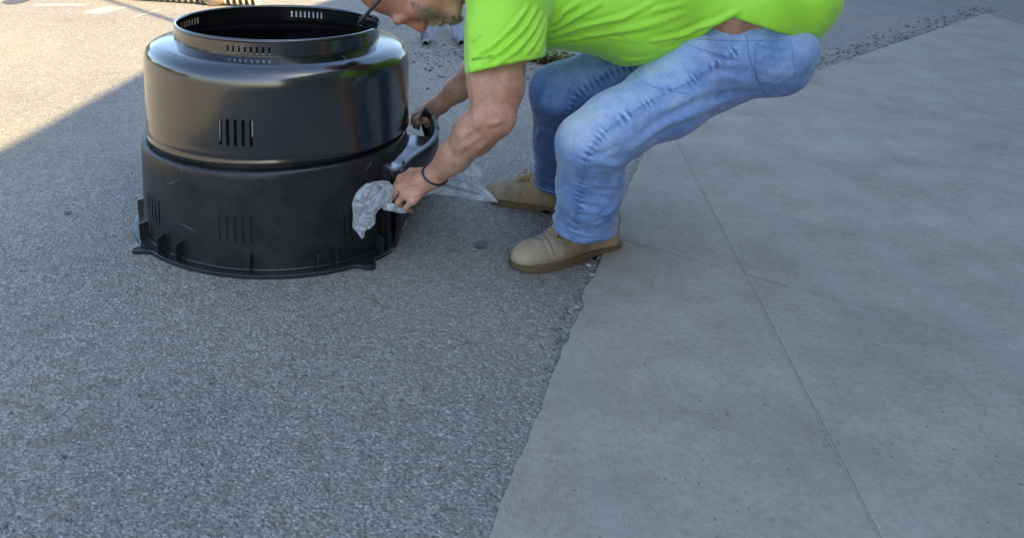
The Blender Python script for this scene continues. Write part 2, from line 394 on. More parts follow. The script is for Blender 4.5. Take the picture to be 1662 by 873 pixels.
# concrete apron: panels split at the joints
apron = bpy.data.objects.new('pavement', None); sc.collection.objects.link(apron); tag(apron, kind='structure')
def g2(px, py): p = G(px, py); return Vector((p.x, p.y))
A = g2(966, 443); Jt = g2(1083, 205); Jb = g2(1200, 435); jd = (Jt - Jb).normalized()
farL = g2(1150, 177); farR = g2(1200, 160); fd = (farR - farL).normalized(); C0 = g2(1062, 205)
def isect(p, d, q, e):
    den = d.x * e.y - d.y * e.x; t = ((q.x - p.x) * e.y - (q.y - p.y) * e.x) / den; return p + d * t
cor = isect(farL, fd, C0, (C0 - A).normalized()); ed = (A - cor).normalized()
near = A + ed * 0.02
j2 = (g2(1130, 430) - g2(1000, 393)).normalized(); j2p = g2(1000, 393)
P_ft = isect(Jt, jd, farL, fd)                      # joint meets the far edge
P_jj = isect(Jb, jd, j2p, j2)                       # joint meets the cross joint
P_ej = isect(j2p, j2, cor, ed)                      # cross joint meets the left edge
far_e = cor + fd * 6
nd = Vector((-ed.y, ed.x)); nd = nd if nd.x > 0 else -nd
def rough_edge(a, b, step=.03, amp=.0022):
    rs = random.Random(4); n = max(2, int((b - a).length / step)); e = (b - a).normalized(); m_ = Vector((-e.y, e.x)); w_ = 0; out = []
    for i in range(1, n): w_ = w_ * .6 + rs.gauss(0, amp); out.append(a + (b - a) * (i / n) + m_ * w_)
    return out
def slab(poly, name='concrete_panel'):
    n = len(poly); c = sum(poly, Vector((0, 0))) / n
    top = .014; q = []
    for p in poly: q.append(p)
    def off(s): 
        out = []
        for i in range(n):
            a = poly[i - 1]; b = poly[i]; d = poly[(i + 1) % n]
            e1 = (b - a).normalized(); e2 = (d - b).normalized(); n1 = Vector((-e1.y, e1.x)); n2 = Vector((-e2.y, e2.x))
            if (c - b).dot(n1) < 0: n1 = -n1
            if (c - b).dot(n2) < 0: n2 = -n2
            out.append(b + (n1 + n2) * s / max(.3, (1 + n1.dot(n2))))
        return out
    rings = [(off(.002), -.03), (off(.002), top - .005), (off(.0035), top - .0015), (off(.007), top)]
    v = [(p.x, p.y, z) for r, z in rings for p in r]; f = []
    for k in range(3):
        for i in range(n): j = (i + 1) % n; f.append((k * n + i, k * n + j, (k + 1) * n + j, (k + 1) * n + i))
    f.append(tuple(3 * n + i for i in range(n)))
    o = mesh(name, v, f, M_conc, apron, False); return o
b1 = isect(P_ej, ed, Vector((0, .6)), Vector((1, 0)))  # left edge continues towards the camera
b2 = isect(Jb, jd, Vector((0, .6)), Vector((1, 0)))
slab([P_ej, P_jj, P_ft] + rough_edge(P_ft, cor) + [cor] + rough_edge(cor, P_ej))
slab([b1, b2, P_jj, P_ej] + rough_edge(P_ej, b1))
R1 = P_jj + j2 * 1.9; R2 = P_ft + fd * 2.4; R0 = b2 + Vector((2.1, 0))
slab([P_jj, R1, R2, P_ft]); slab([b2, R0, R1, P_jj])
M_joint = material('joint_fill', (.36, .36, .34), .9); nj = NT(M_joint); nj.out(Base_Color=nj.mix(nj.noise(60, 4, .7), (.24, .22, .18), (.44, .41, .35)))
for k, (p, q) in enumerate(((b2, P_ft), (P_ej, R1), (P_ft + jd * 0, P_ft + jd * .01))[:2]):
    d = (q - p).normalized(); s_n = Vector((-d.y, d.x)) * .0055; o = mesh('joint', [(p - s_n).to_3d() + Vector((0, 0, .0095 + .001 * k)), (p + s_n).to_3d() + Vector((0, 0, .0095 + .001 * k)), (q + s_n).to_3d() + Vector((0, 0, .0095 + .001 * k)), (q - s_n).to_3d() + Vector((0, 0, .0095 + .001 * k))], [(0, 1, 2, 3)], M_joint, apron, False)
R3 = R1 + j2 * 2.5; R4 = R2 + fd * 2.5; slab([R1, R3, R4, R2]); slab([R0, R0 + Vector((2.5, 0)), R3, R1])
# loose stones
def stones(name, pts, rmin, rmax, mat, label, kind='stuff', cat='gravel'):
    ico = [(0, 0, 1), (.894, 0, .447), (.276, .851, .447), (-.724, .526, .447), (-.724, -.526, .447), (.276, -.851, .447), (.724, .526, -.3), (-.276, .851, -.3), (-.894, 0, -.3), (-.276, -.851, -.3), (.724, -.526, -.3)]
    fc = [(0, 1, 2), (0, 2, 3), (0, 3, 4), (0, 4, 5), (0, 5, 1), (1, 6, 2), (2, 7, 3), (3, 8, 4), (4, 9, 5), (5, 10, 1), (2, 6, 7), (3, 7, 8), (4, 8, 9), (5, 9, 10), (1, 10, 6)]
    I = np.array(ico); n = len(pts); pts = np.array(pts); r = rmin + (rmax - rmin) * np.random.rand(n) ** 3
    th = np.random.rand(n) * 6.28; s = r[:, None] * (.6 + .7 * np.random.rand(n, 3)); s[:, 2] *= .6
    V = I[None] * s[:, None] * (1 + .25 * np.random.randn(n, 11, 1)); c, q = np.cos(th)[:, None], np.sin(th)[:, None]
    V = np.stack([V[..., 0] * c - V[..., 1] * q, V[..., 0] * q + V[..., 1] * c, V[..., 2]], -1) + pts[:, None]
    Fq = (np.array(fc)[None] + 11 * np.arange(n)[:, None, None]).reshape(-1, 3)
    o = fastmesh(name, V.reshape(-1, 3), Fq, mat, None, {'tone': np.repeat(np.random.rand(n), 11)})
    o.data.polygons.foreach_set('use_smooth', np.zeros(len(Fq), bool)); tag(o, label, cat, kind=kind); return o
M_stone = material('stone', (.3, .3, .29), .8); n_ = NT(M_stone); n_.out(Base_Color=n_.ramp(n_.attr('tone'), [(0, (.07, .07, .07)), (.5, (.2, .195, .18)), (.85, (.27, .265, .25)), (1, (.42, .41, .39))]))
pts = []
for _ in range(9000):
    y = 1.2 + 6.3 * random.random() ** 1.3; x = random.uniform(-.55, .75) * y; pts.append((x, y, .001))
def in_apron(x, y): 
    v = Vector((x, y)) - cor; return v.dot(nd) > 0 and (Vector((x, y)) - farL).dot(Vector((-fd.y, fd.x))) < 0
pts = [p for p in pts if not in_apron(p[0], p[1])]
stones('loose_grit', pts, .0012, .0045, M_stone, 'fine loose grit scattered over the asphalt')
pts = []
for _ in range(1500):
    c = random.choice([(.62, 5.45), (.62, 5.45), (.42, 5.3), (.95, 5.0), (1.3, 4.9), (.85, 4.75)])
    pts.append((random.gauss(c[0], .22), random.gauss(c[1], .17), .003))
for _ in range(1400):
    t = random.uniform(-.3, 5); p = farL + fd * t; s = abs(random.gauss(0, .12)); pts.append((p.x - fd.y * s, p.y + fd.x * s, .004))
for _ in range(90):
    t = random.uniform(-.6, .25); p = near + ed * t * -1; s = abs(random.gauss(0, .02)); pts.append((p.x - nd.x * s, p.y - nd.y * s, .002))
stones('gravel', pts, .003, .013, M_stone, 'loose gravel chips and debris on the asphalt behind the man')
# dark spots
def blot(px, py, rx, ry, seed, mat, name='stain_and_shadow', z=.0042):
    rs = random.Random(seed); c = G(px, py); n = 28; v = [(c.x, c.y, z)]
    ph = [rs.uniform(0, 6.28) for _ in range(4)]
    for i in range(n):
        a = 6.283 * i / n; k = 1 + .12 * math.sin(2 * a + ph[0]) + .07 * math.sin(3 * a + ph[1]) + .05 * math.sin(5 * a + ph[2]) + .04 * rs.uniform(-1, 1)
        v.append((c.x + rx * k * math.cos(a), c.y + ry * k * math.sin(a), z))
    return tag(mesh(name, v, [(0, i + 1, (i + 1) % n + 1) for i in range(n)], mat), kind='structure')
M_tar_shadow = material('tar_and_shadow', (.035, .035, .04), .6)
nn = NT(M_tar_shadow); nn.out(Base_Color=nn.mix(nn.noise(90, 3, .6), (.02, .02, .022), (.11, .11, .115))); nn.out(Normal=nn.bump(nn.voro(120), .7, .005))
blot(780, 398, .021, .028, 1, M_tar_shadow); blot(111, 347, .012, .012, 4, M_tar_shadow); blot(26, 3, .10, .13, 6, M_tar_shadow)  # two real spots; the last blot is a cast shadow painted dark
# worn paint marks
M_wpaint = material('worn_paint', (.7, .68, .62), .8); nn = NT(M_wpaint)
nn.out(Base_Color=nn.mix(nn.ramp(nn.noise(25, 5, .8), [(.36, 1.0), (.66, 0.1)]), (.50, .47, .40), (.27, .25, .21))); nn.out(Normal=nn.bump(nn.voro(120), .5, .004))
def mark(pix, z=.0012):
    v = [G(a, b) for a, b in pix]; v = [(p.x, p.y, z) for p in v]; tag(mesh('road_marking', v, [tuple(range(len(v)))], M_wpaint, None, False), kind='structure')
mark([(133, 21), (160, 24), (208, 13), (170, 11)]); mark([(210, 30), (216, 30), (260, 16.5), (254, 16.5)])
mark([(48, 12), (66, 7), (142, 7), (135, 10.5), (80, 10)])
# ------------------------------------------------------------------ building that shades the yard (outside the picture, right of and behind the camera)
M_brick = material('wall_render', (.22, .20, .18), .85); M_roofm = material('roof_sheet', (.10, .10, .11), .7)
h_b = 6.5; k_b = h_b / math.tan(SUN_EL)
def unshadow(p): return Vector((p.x + az.x * k_b, p.y + az.y * k_b))
s0 = g2(0, 243); s1 = g2(238, 113); s2 = g2(345, 55); s3 = g2(521, 5)
d1 = (s1 - s0).normalized(); s2 = isect(s0, d1, s3, (s2 - s3).normalized()); d2 = (s3 - s2).normalized()
bA = unshadow(s0 - d1 * 11); bK = unshadow(s2); bE = unshadow(s2 + d2 * 13)
bl = empty('building', (bK.x + 3, bK.y, 0)); tag(bl, 'rendered workshop building whose flat roof shades the yard', 'building')
foot = [bA, bK, bE, Vector((bE.x + 9, bE.y)), Vector((bE.x + 9, bA.y))]
def prism(name, poly, z0, z1, mat, parent):
    n = len(poly); v = [(p.x, p.y, z) for z in (z0, z1) for p in poly]
    f = [tuple(range(n))[::-1], tuple(range(n, 2 * n))] + [(i, (i + 1) % n, n + (i + 1) % n, n + i) for i in range(n)]
    return mesh(name, v, f, mat, parent, False)
prism('wall', foot, -.02, h_b - .12, M_brick, bl); prism('roof', foot, h_b - .12, h_b, M_roofm, bl)
mb = MB(); mb.tube([(bK.x + .02, bK.y, h_b), (bK.x + .02, bK.y, h_b + 2.6)], .03); mb.build('roof_mast', M_metal, bl)
for k in range(5):
    p = bA + (bK - bA) * ((k + .7) / 5.2); q = (bK - bA).normalized(); R = Matrix.Rotation(math.atan2(q.y, q.x), 3, 'Z')
    mb = MB(); mb.box((p.x - .01, p.y, 1.5), 1.3, .06, 1.1, R); mb.build('window', M_lens, bl, False)
# ------------------------------------------------------------------ composter
CC = Vector((-.295, 2.708)); CCu = Vector((-.284, 2.712)); KU = .981; KL = .984
def theta_for(px, z, R, c, back=False):
    """angle round the body (0 = towards the camera) whose projection has this pixel column"""
    best = None
    for i in range(3600):
        th = math.radians(-90 + 180 * i / 3600) if not back else math.radians(90 + 180 * i / 3600)
        p = Vector((c.x + R * math.sin(th), c.y - R * math.cos(th), z)) - CAM
        x = CX + F * p.dot(camX) / p.dot(fwd); e = abs(x - px)
        if best is None or e < best[0]: best = (e, th)
    return best[1]
def shell(name, prof, slots, c, mat, parent, thick, zfun=None, nth=144, rfun=None):
    """prof: list of (R,z); slots: list of (theta, half angle, z0, z1) cut right through"""
    ths = set(round(-math.pi + 2 * math.pi * i / nth, 5) for i in range(nth))
    for t, hw, z0, z1 in slots:
        t = (t + math.pi) % (2 * math.pi) - math.pi
        ths = {a for a in ths if abs(a - t) > hw * 1.15}; ths |= {t - hw, t + hw, t - hw * .45, t + hw * .45}
    ths = sorted(ths)
    pz = []
    for i in range(len(prof) - 1):
        (r0, z0), (r1, z1) = prof[i], prof[i + 1]; n = max(1, int(math.hypot(r1 - r0, z1 - z0) / .012)); cuts = {k / n for k in range(n)}
        for _, _, a, b in slots:
            for zz in (a, b, a + .003, b - .003):
                if min(z0, z1) < zz < max(z0, z1): cuts.add((zz - z0) / (z1 - z0))
        last = -1
        for t in sorted(cuts):
            if t - last < 1e-4: continue
            last = t; pz.append((r0 + (r1 - r0) * t, z0 + (z1 - z0) * t))
    pz.append(prof[-1]); n = len(ths); v = []
    for r, z in pz:
        for t in ths:
            rr = r + (rfun(t, z) if rfun else 0); v.append((c.x + rr * math.sin(t), c.y - rr * math.cos(t), z + (zfun(t, z) if zfun else 0)))
    f = []
    for j in range(len(pz) - 1):
        zm = (pz[j][1] + pz[j + 1][1]) / 2
        for i in range(n):
            a = ths[i]; b = ths[(i + 1) % n] + (2 * math.pi if i == n - 1 else 0); tm = (a + b) / 2; cutq = False
            for t, hw, z0, z1 in slots:
                t = (t + math.pi) % (2 * math.pi) - math.pi
                if abs(tm - t) < hw and z0 < zm < z1:
                    if z1 - z0 > .05 and (zm < z0 + .003 or zm > z1 - .003) and abs(tm - t) > hw * .45: continue
                    cutq = True
            if not cutq: f.append((j * n + i, j * n + (i + 1) % n, (j + 1) * n + (i + 1) % n, (j + 1) * n + i))
    o = mesh(name, v, f, mat, parent)
    md = o.modifiers.new('s', 'SOLIDIFY'); md.thickness = thick; md.offset = -1
    md = o.modifiers.new('e', 'EDGE_SPLIT'); md.split_angle = math.radians(50)
    return o
comp = empty('compost_bin', (CC.x, CC.y, 0))
tag(comp, 'big round black plastic compost bin with slotted vents and no lid, standing on asphalt', 'compost bin')
def rep(t0, t1, n, hw, z0, z1): return [(t0 + (t1 - t0) * i / (n - 1), hw, z0, z1) for i in range(n)]
sl_up = rep(theta_for(355.5, .41, .412, CCu), theta_for(406.5, .41, .412, CCu), 5, math.radians(.66), .366, .442)
sl_up += rep(math.radians(100), math.radians(113), 5, math.radians(.66), .366, .442)
sl_up += rep(math.radians(-142), math.radians(-130), 5, math.radians(.66), .366, .442)
sl_up += rep(math.radians(-166), math.radians(-154), 5, math.radians(.66), .380, .442)
nk = (.6015, .6205)
sl_up += rep(theta_for(368.5, .615, .312, CCu), theta_for(437, .615, .312, CCu), 8, math.radians(.5), *nk)
sl_up += rep(theta_for(474, .615, .312, CCu, True), theta_for(523, .615, .312, CCu, True), 8, math.radians(.55), *nk)
sl_up += rep(math.radians(-118), math.radians(-98), 8, math.radians(.55), *nk)
prof_up = [(.3115, .6405), (.3125, .604), (.315, .5985), (.324, .5965), (.345, .5940), (.364, .5905), (.381, .5850), (.3935, .5770), (.4020, .5655), (.4065, .5520), (.4083, .530), (.4095, .47), (.411, .40), (.4118, .345), (.4126, .336), (.4122, .332), (.4124, .326), (.4135, .322), (.4140, .3165)]
def zf_up(t, z):
    k = max(0, min(1, (.50 - z) / .18)); return k * (.018 * math.sin(t) * (.6 + .4 * math.cos(t)) + .004)
def rf_up(t, z): return .0016 * math.sin(3 * t + 1) + .0012 * math.sin(7 * t + z * 9)
prof_up = [(r * (KU if z < .6 else .99), z - .006 * max(0, min(1, (z - .5) / .08))) for r, z in prof_up]
up = shell('upper_shell', prof_up[::-1], sl_up, CCu, M_up, comp, .0042, zf_up, rfun=rf_up)
# rolled lip on the neck
mb = MB(); mb.tube([(CCu.x + .3055 * math.sin(a), CCu.y - .3055 * math.cos(a), .6355) for a in np.linspace(0, 2 * math.pi, 97)[:-1]], .0055, 8, closed=True); mb.build('neck_lip', M_up, comp)
sl_lo = []
t0 = theta_for(256, .12, .418, CC); sl_lo += rep(t0 - .055 * 4, t0, 5, math.radians(.66), .080, .162)
blind = rep(theta_for(357, .13, .418, CC), theta_for(409, .13, .418, CC), 5, math.radians(.75), .092, .172)
bl2 = rep(theta_for(559, .13, .418, CC), theta_for(559, .13, .418, CC) + .055 * 4, 5, math.radians(.66), .088, .168)
sl_lo += blind + bl2
for q in (-172, -148, 165): sl_lo += rep(math.radians(q), math.radians(q + 12.6), 5, math.radians(.8), .150, .235)
prof_lo = [(.4225, .010), (.4215, .03), (.4205, .15), (.4195, .25), (.4175, .290), (.4150, .2975), (.410, .300), (.400, .3000), (.392, .298), (.386, .300), (.386, .340)]
def zf_lo(t, z):
    k = max(0, min(1, (z - .1) / .2)); return k * (.014 * math.sin(t) * (.6 + .4 * math.cos(t)) + .0)
prof_lo = [(r * KL, z) for r, z in prof_lo]
low = shell('lower_shell', prof_lo, sl_lo, CC, M_low, comp, .0042, zf_lo, rfun=rf_up)
for t, hw, z0, z1 in blind + bl2[:2]:                 # moulded blind slots: a web just behind the wall
    R = .4165 * KL; mb = MB(); a, b = t - hw * 1.3, t + hw * 1.3
    mb.add([(CC.x + R * math.sin(q), CC.y - R * math.cos(q), z) for z in (z0 - .002, z1 + .002) for q in (a, b)], [(0, 1, 3, 2)]); o = mb.build('slot_web', M_low, comp)
# flange with holes and lugs
fl_out = .448
holes = [theta_for(px, .01, .437, CC) for px in (228, 234.5, 247, 271, 302, 341, 392, 450, 508, 560, 590, 617)]
lug_t = [theta_for(224, .01, .470, CC), theta_for(600, .01, .470, CC), math.radians(155), math.radians(-150)]
def fl_r(t):
    r = fl_out
    for l in lug_t:
        d = (t - l + math.pi) % (2 * math.pi) - math.pi; r += .040 * math.exp(-(abs(d) / .058) ** 2.6)
    return r
nT = 720; v = []; f = []
rings = 13
for zi, z in enumerate((.001, .0125)):
    for j in range(rings):
        for i in range(nT):
            t = 2 * math.pi * i / nT - math.pi; r = .4235 * KL + (fl_r(t) - .4235 * KL) * j / (rings - 1)
            v.append((CC.x + r * math.sin(t), CC.y - r * math.cos(t), z - (.002 if (j == rings - 1 and zi) else 0)))
def hole_at(t, r):
    for h in holes:
        d = (t - h + math.pi) % (2 * math.pi) - math.pi
        if (d * r) ** 2 + (r - .440) ** 2 < .0048 ** 2: return True
    for l in lug_t:
        d = (t - l + math.pi) % (2 * math.pi) - math.pi
        if (d * r) ** 2 + (r - .471) ** 2 < .0105 ** 2: return True
    return False
K = rings * nT; t_gap0 = theta_for(636, .01, .45, CC); t_gap1 = math.radians(122)
for j in range(rings - 1):
    for i in range(nT):
        t = 2 * math.pi * (i + .5) / nT - math.pi; r = .4235 * KL + (fl_r(t) - .4235 * KL) * (j + .5) / (rings - 1)
        a, b, c_, d_ = j * nT + i, j * nT + (i + 1) % nT, (j + 1) * nT + (i + 1) % nT, (j + 1) * nT + i
        if hole_at(t, r) or t_gap0 < t < t_gap1: continue
        f.append((K + a, K + d_, K + c_, K + b))
for i in range(nT):
    t = 2 * math.pi * (i + .5) / nT - math.pi
    if t_gap0 < t < t_gap1: continue
    a, b = (rings - 1) * nT + i, (rings - 1) * nT + (i + 1) % nT; f.append((a, b, K + b, K + a))
fl = mesh('base_flange', v, f, M_fl, comp); md = fl.modifiers.new('e', 'EDGE_SPLIT'); md.split_angle = math.radians(40)
v = []; f = []                                       # floor under the flange so holes read dark
for r in (.424, .482):
    for i in range(72): t = 2 * math.pi * i / 72; rr = min(r, fl_r(t - 0) - .004); v.append((CC.x + rr * math.sin(t), CC.y - rr * math.cos(t), .0055))
gus = [theta_for(px, .03, .437, CC) for px in (229.5, 258, 287, 405, 515, 545, 621)] + [math.radians(a) for a in (-88, -100, 128, 142, 156, 170, -175, -160, -145, -130, -115)]
gme = None
for t in gus:
    if gme is None:
        mb = MB(); L = [(-.001, 0), (.027, 0), (.028, .046), (.0265, .048), (-.001, .054)]
        pts_ = [(x, s, z) for s in (-.0018, .0018) for x, z in L]; mb.add(pts_, [(4, 3, 2, 1, 0), (5, 6, 7, 8, 9)] + [(i, (i + 1) % 5, 5 + (i + 1) % 5, 5 + i) for i in range(5)])
        g = mb.build('rib', M_fl, comp, False); gme = g.data
    else:
        g = bpy.data.objects.new('rib', gme); sc.collection.objects.link(g); g.parent = comp
    g.location = Vector((.4155 * math.sin(t), -.4155 * math.cos(t), .0125)); g.rotation_euler = (0, 0, t - math.pi / 2)
# bead along the foot of the wall
mb = MB(); mb.tube([(CC.x + .4175 * math.sin(a), CC.y - .4175 * math.cos(a), .0145) for a in np.linspace(0, 2 * math.pi, 145)[:-1]], .0035, 6, closed=True); mb.build('foot_bead', M_fl, comp)
# pale scuffs on the shoulder and wall (worn plastic)
M_scuff = material('scuffed_plastic', (.42, .42, .44), .5)
comp_tree_v = None
def obj_bvh(o):
    bpy.context.view_layer.update(); dg = bpy.context.evaluated_depsgraph_get(); e = o.evaluated_get(dg); me = e.to_mesh()
    Mx = Matrix.Translation(world_t(o)); t = BVHTree.FromPolygons([Mx @ q.co for q in me.vertices], [tuple(p.vertices) for p in me.polygons]); e.to_mesh_clear(); return t
def world_t(o):
    t = Vector((0, 0, 0)); q = o
    while q is not None: t += q.location; q = q.parent
    return t
T_up = obj_bvh(up); T_lo = obj_bvh(low)
def scuff(tree, pix, r=.0007):
    p = [hit(tree, a, b, .0003) for a, b in pix]; p = [q for q in p if q is not None]
    if len(p) > 1: mb = MB(); mb.tube(crom(p, 5), [r * (.4 + .6 * math.sin(math.pi * (i + .5) / (len(p) * 5 - 4))) for i in range((len(p) - 1) * 5 + 1)], 5); mb.build('scratch', M_scuff, comp)
for s in ([(269, 84), (283, 91), (295, 98)], [(272, 85), (286, 90), (303, 97), (294, 96)], [(283, 94), (296, 93), (304, 96)], [(352, 73), (356, 83), (358, 76)], [(386, 77.5), (400, 76)], [(344, 86), (350, 85), (356, 86)], [(391, 114), (400, 117), (408, 116)], [(284, 55), (288, 62)], [(490, 119), (515, 119)], [(556, 91), (562, 97)], [(296, 108), (295, 111), (297, 114)]):
    scuff(T_up, s, .0009)
M_scuff.node_tree.nodes['Principled BSDF'].inputs['Base Color'].default_value = (.20, .20, .21, 1)
for s in ([(289, 268), (296, 275), (293, 283)], [(270, 299), (282, 296), (290, 291)], [(292, 363), (305, 369), (318, 376)], [(592, 277), (600, 268), (603, 262)]):
    scuff(T_lo, s, .0006)
# harvest chute: shelf, side wall and the curved sliding door held by the man
Tc = [W(634, 276, 2.44), W(646, 274, 2.455), W(655, 268, 2.50), W(664, 258, 2.54), W(683, 245, 2.60), W(699, 233, 2.64), W(709, 219, 2.68), W(710, 204, 2.71), W(703, 189, 2.74), W(692, 177, 2.76), W(685, 182, 2.80), W(681, 196, 2.83)]
Bc = [G(638, 402), G(642, 400), G(646, 391), G(652, 376), G(664, 346), G(676, 328), G(690, 310), G(700, 298), G(706, 290), G(705, 284), G(700, 281), G(694, 283)]
top = crom(Tc, 6); bot = crom(Bc, 6); n = len(top)
v = []; f = []; NV = 8
for i in range(n):
    for j in range(NV + 1):
        t = j / NV; p = bot[i].lerp(top[i], t); p.x += .012 * math.sin(math.pi * t); v.append(p)
for i in range(n - 1):
    for j in range(NV): a = i * (NV + 1) + j; f.append((a, a + NV + 1, a + NV + 2, a + 1))
door = mesh('chute_door', v, f, M_low, comp); md = door.modifiers.new('s', 'SOLIDIFY'); md.thickness = .004; md.offset = 0
# lip along the top of the door
lip = MB(); k0 = 12
inn = []
for i in range(n):
    tan = (top[min(i + 1, n - 1)] - top[max(i - 1, 0)]).normalized(); side = Vector((0, 0, 1)).cross(tan).normalized(); wd = .0012 + .0075 * min(1, max(0, (i - k0) / 14)) * (1 if i < 48 else .15)
    q = [top[i] + Vector((0, 0, .004)), top[i] + side * wd + Vector((0, 0, .005)), top[i] + side * wd - Vector((0, 0, .002)), top[i] - Vector((0, 0, .004)) - side * .004, top[i] - side * .004 + Vector((0, 0, .002))]
    b0 = len(lip.v); lip.v += [tuple(x) for x in q]
    if i and not (abs(i - 40) < 1):
        for k in range(5): lip.f.append((b0 - 5 + k, b0 - 5 + (k + 1) % 5, b0 + (k + 1) % 5, b0 + k))
M_lip = plastic_mat('plastic_lip_sky_sheen', .1, .22, .17, .5); M_shelf = plastic_mat('plastic_shelf_sky_sheen', .1, .2, .045, .9); lip.build('door_lip', M_lip, comp, False)  # pale bases paint the sky reflection into the black lip and shelf
# shelf between body and door
shelf_z = .262; v = []; f = []
outer = [p for p in top[4:44]]
for i, p in enumerate(outer):
    q = Vector((p.x, p.y)) - Vector((.006, 0)); d = (q - CC).normalized(); a = CC + d * .4115
    zz = min(p.z - .004, .262 + .016 * i / len(outer))
    for s in range(7): t = s / 6; r = a.lerp(q, t); v.append((r.x, r.y, zz + .012 * (1 - t)))
for i in range(len(outer) - 1):
    for s in range(6): a = i * 7 + s; f.append((a, a + 1, a + 8, a + 7))
sh = mesh('chute_shelf', v, f, M_shelf, comp); md = sh.modifiers.new('s', 'SOLIDIFY'); md.thickness = .006
# near side wall of the chute
p0 = W(632.5, 277, 2.44); p1 = W(641, 277, 2.445); a0 = CC + (Vector((p0.x, p0.y)) - CC).normalized() * .4125
mb = MB()
for (x, y), z in (((p0.x, p0.y), 0),): pass
poly = [(a0.x, a0.y), (p0.x, p0.y), (top[0].x + .006, top[0].y + .003)]
b_ = G(638, 402)
mb.add([(a0.x, a0.y, .01), (p0.x, p0.y, .01), (p0.x, p0.y, p0.z), (a0.x, a0.y, p0.z + .01), (b_.x, b_.y, .01), (top[0].x, top[0].y, top[0].z)], [(0, 1, 2, 3), (1, 4, 5, 2)])
cw = mb.build('chute_side', M_low, comp, False); md = cw.modifiers.new('s', 'SOLIDIFY'); md.thickness = .005
mb = MB(); mb.tube([W(657, 274, 2.46), W(657, 267, 2.47), W(654, 262, 2.475)], .0045); mb.build('door_clip', M_black, comp)
# foot plate of the chute
fp = [G(612, 416), G(640, 405), G(645, 400), G(639, 394), G(620, 400)]
v = [(p.x, p.y, z) for z in (.0125, .020) for p in fp]; nq = 5
mesh('chute_foot', v, [tuple(range(5))[::-1], tuple(range(5, 10))] + [(i, (i + 1) % 5, 5 + (i + 1) % 5, 5 + i) for i in range(5)], M_fl, comp, False)
# ------------------------------------------------------------------ the man
person = empty('person', (.62, 2.55, 0))
tag(person, 'bearded man in neon green t-shirt and faded jeans bending over the black compost bin', 'person')
# joints: near side = his left
shN = W(820, -6, 2.34); elN = W(800, 192, 2.20); wrN = W(703, 287, 2.335)
shF = W(835, -25, 2.70); elF = W(800, 95, 2.80); wrF = W(714, 170, 2.84)
chest = W(880, -12, 2.53); belly = W(1030, 0, 2.52); waist = W(1130, 22, 2.54); pelv = W(1215, 65, 2.55)
hipN = W(1185, 104, 2.46); knN = W(950, 232, 2.27); anN = Vector((.622, 2.455, .10))
hipF = W(1160, 60, 2.66); knF = W(906, 150, 2.64); anF = Vector((.630, 2.815, .10))
print('dist', (shN - elN).length, (elN - wrN).length, (hipN - knN).length, (knN - anN).length, (chest - pelv).length, (shN - shF).length, 'z', shN.z, hipN.z, knN.z)
body = SDF((-.16, 2.02, .10), (1.25, 3.0, 1.1), .0046)
def arm(S, E, Wr, side):
    body.chain([S, S.lerp(E, .35), S.lerp(E, .75), E], [.078, .075, .066, .050], .03)
    body.cone(S.lerp(E, .30) + Vector((-.012, 0, 0)), S.lerp(E, .62) + Vector((-.014, 0, 0)), .060, .056, .03)      # biceps
    body.cone(E + Vector((.012, -.004 * side, .004)), E + Vector((.004, 0, 0)), .036, .036, .025)                      # elbow
    fa = E.lerp(Wr, .28) + Vector((0.0, 0, .008))
    body.chain([E, fa, E.lerp(Wr, .62), Wr], [.049, .053, .041, .030], .025)
arm(shN, elN, wrN, 1)
body.chain([shF, elF], [.07, .052], .03); body.chain([elF, elF.lerp(wrF, .3), elF.lerp(wrF, .65), wrF], [.050, .049, .038, .030], .025)
# hands
def hand(wr, palm, kn, pip, tip, thumb, rr=.0093):
    c = sum(kn, Vector()) / len(kn)
    body.cone(wr, wr.lerp(c, .35), .030, .031, .014)
    for k in kn: body.cone(wr.lerp(c, .25), k, .021, .0145, .012)
    for a, b in zip(kn[:-1], kn[1:]): body.cone(a.lerp(wr, .25), b.lerp(wr, .25), .0145, .0145, .008)
    for i, (k, p, t) in enumerate(zip(kn, pip, tip)):
        q = rr * (1 if i < 3 else .88)
        body.cone(k, p, q * 1.18, q * 1.02, .004); body.cone(p, t, q * 1.02, q * .86, .0025)
    body.chain(thumb, [.016, .0125, .0105, .009][:len(thumb)], .006)
hand(wrN, None, [W(651, 290, 2.385), W(649, 304, 2.355), W(656, 317, 2.33), W(670, 326, 2.315)],
     [W(640, 306, 2.385), W(639, 318, 2.362), W(646, 329, 2.34), W(658, 338, 2.322)],
     [W(646, 321, 2.42), W(648, 332, 2.40), W(656, 340, 2.375), W(668, 343, 2.35)],
     [W(688, 280, 2.38), W(668, 279, 2.415), W(652, 288, 2.43), W(643, 302, 2.43)])
hand(wrF, None, [W(689, 174, 2.875), W(687, 181, 2.855), W(688, 188, 2.840), W(692, 195, 2.825)],
     [W(677, 180, 2.885), W(674, 187, 2.870), W(675, 195, 2.855), W(679, 202, 2.840)],
     [W(669, 193, 2.890), W(669, 200, 2.885), W(673, 206, 2.875), W(679, 209, 2.865)],
     [W(708, 182, 2.825), W(704, 192, 2.820), W(698, 199, 2.835), W(692, 204, 2.845)])
# torso under the clothes
body.chain([shN.lerp(shF, .15), shN.lerp(shF, .85)], [.085, .085], .05)
body.cone(chest, belly, .125, .125, .05, flat=(0, 1, 0), fs=1.2); body.cone(belly, pelv, .118, .115, .05, flat=(0, 1, 0), fs=1.15); body.cone(W(1170, 22, 2.5), W(1225, 24, 2.52), .085, .09, .04, flat=(0, 1, 0), fs=1.62)
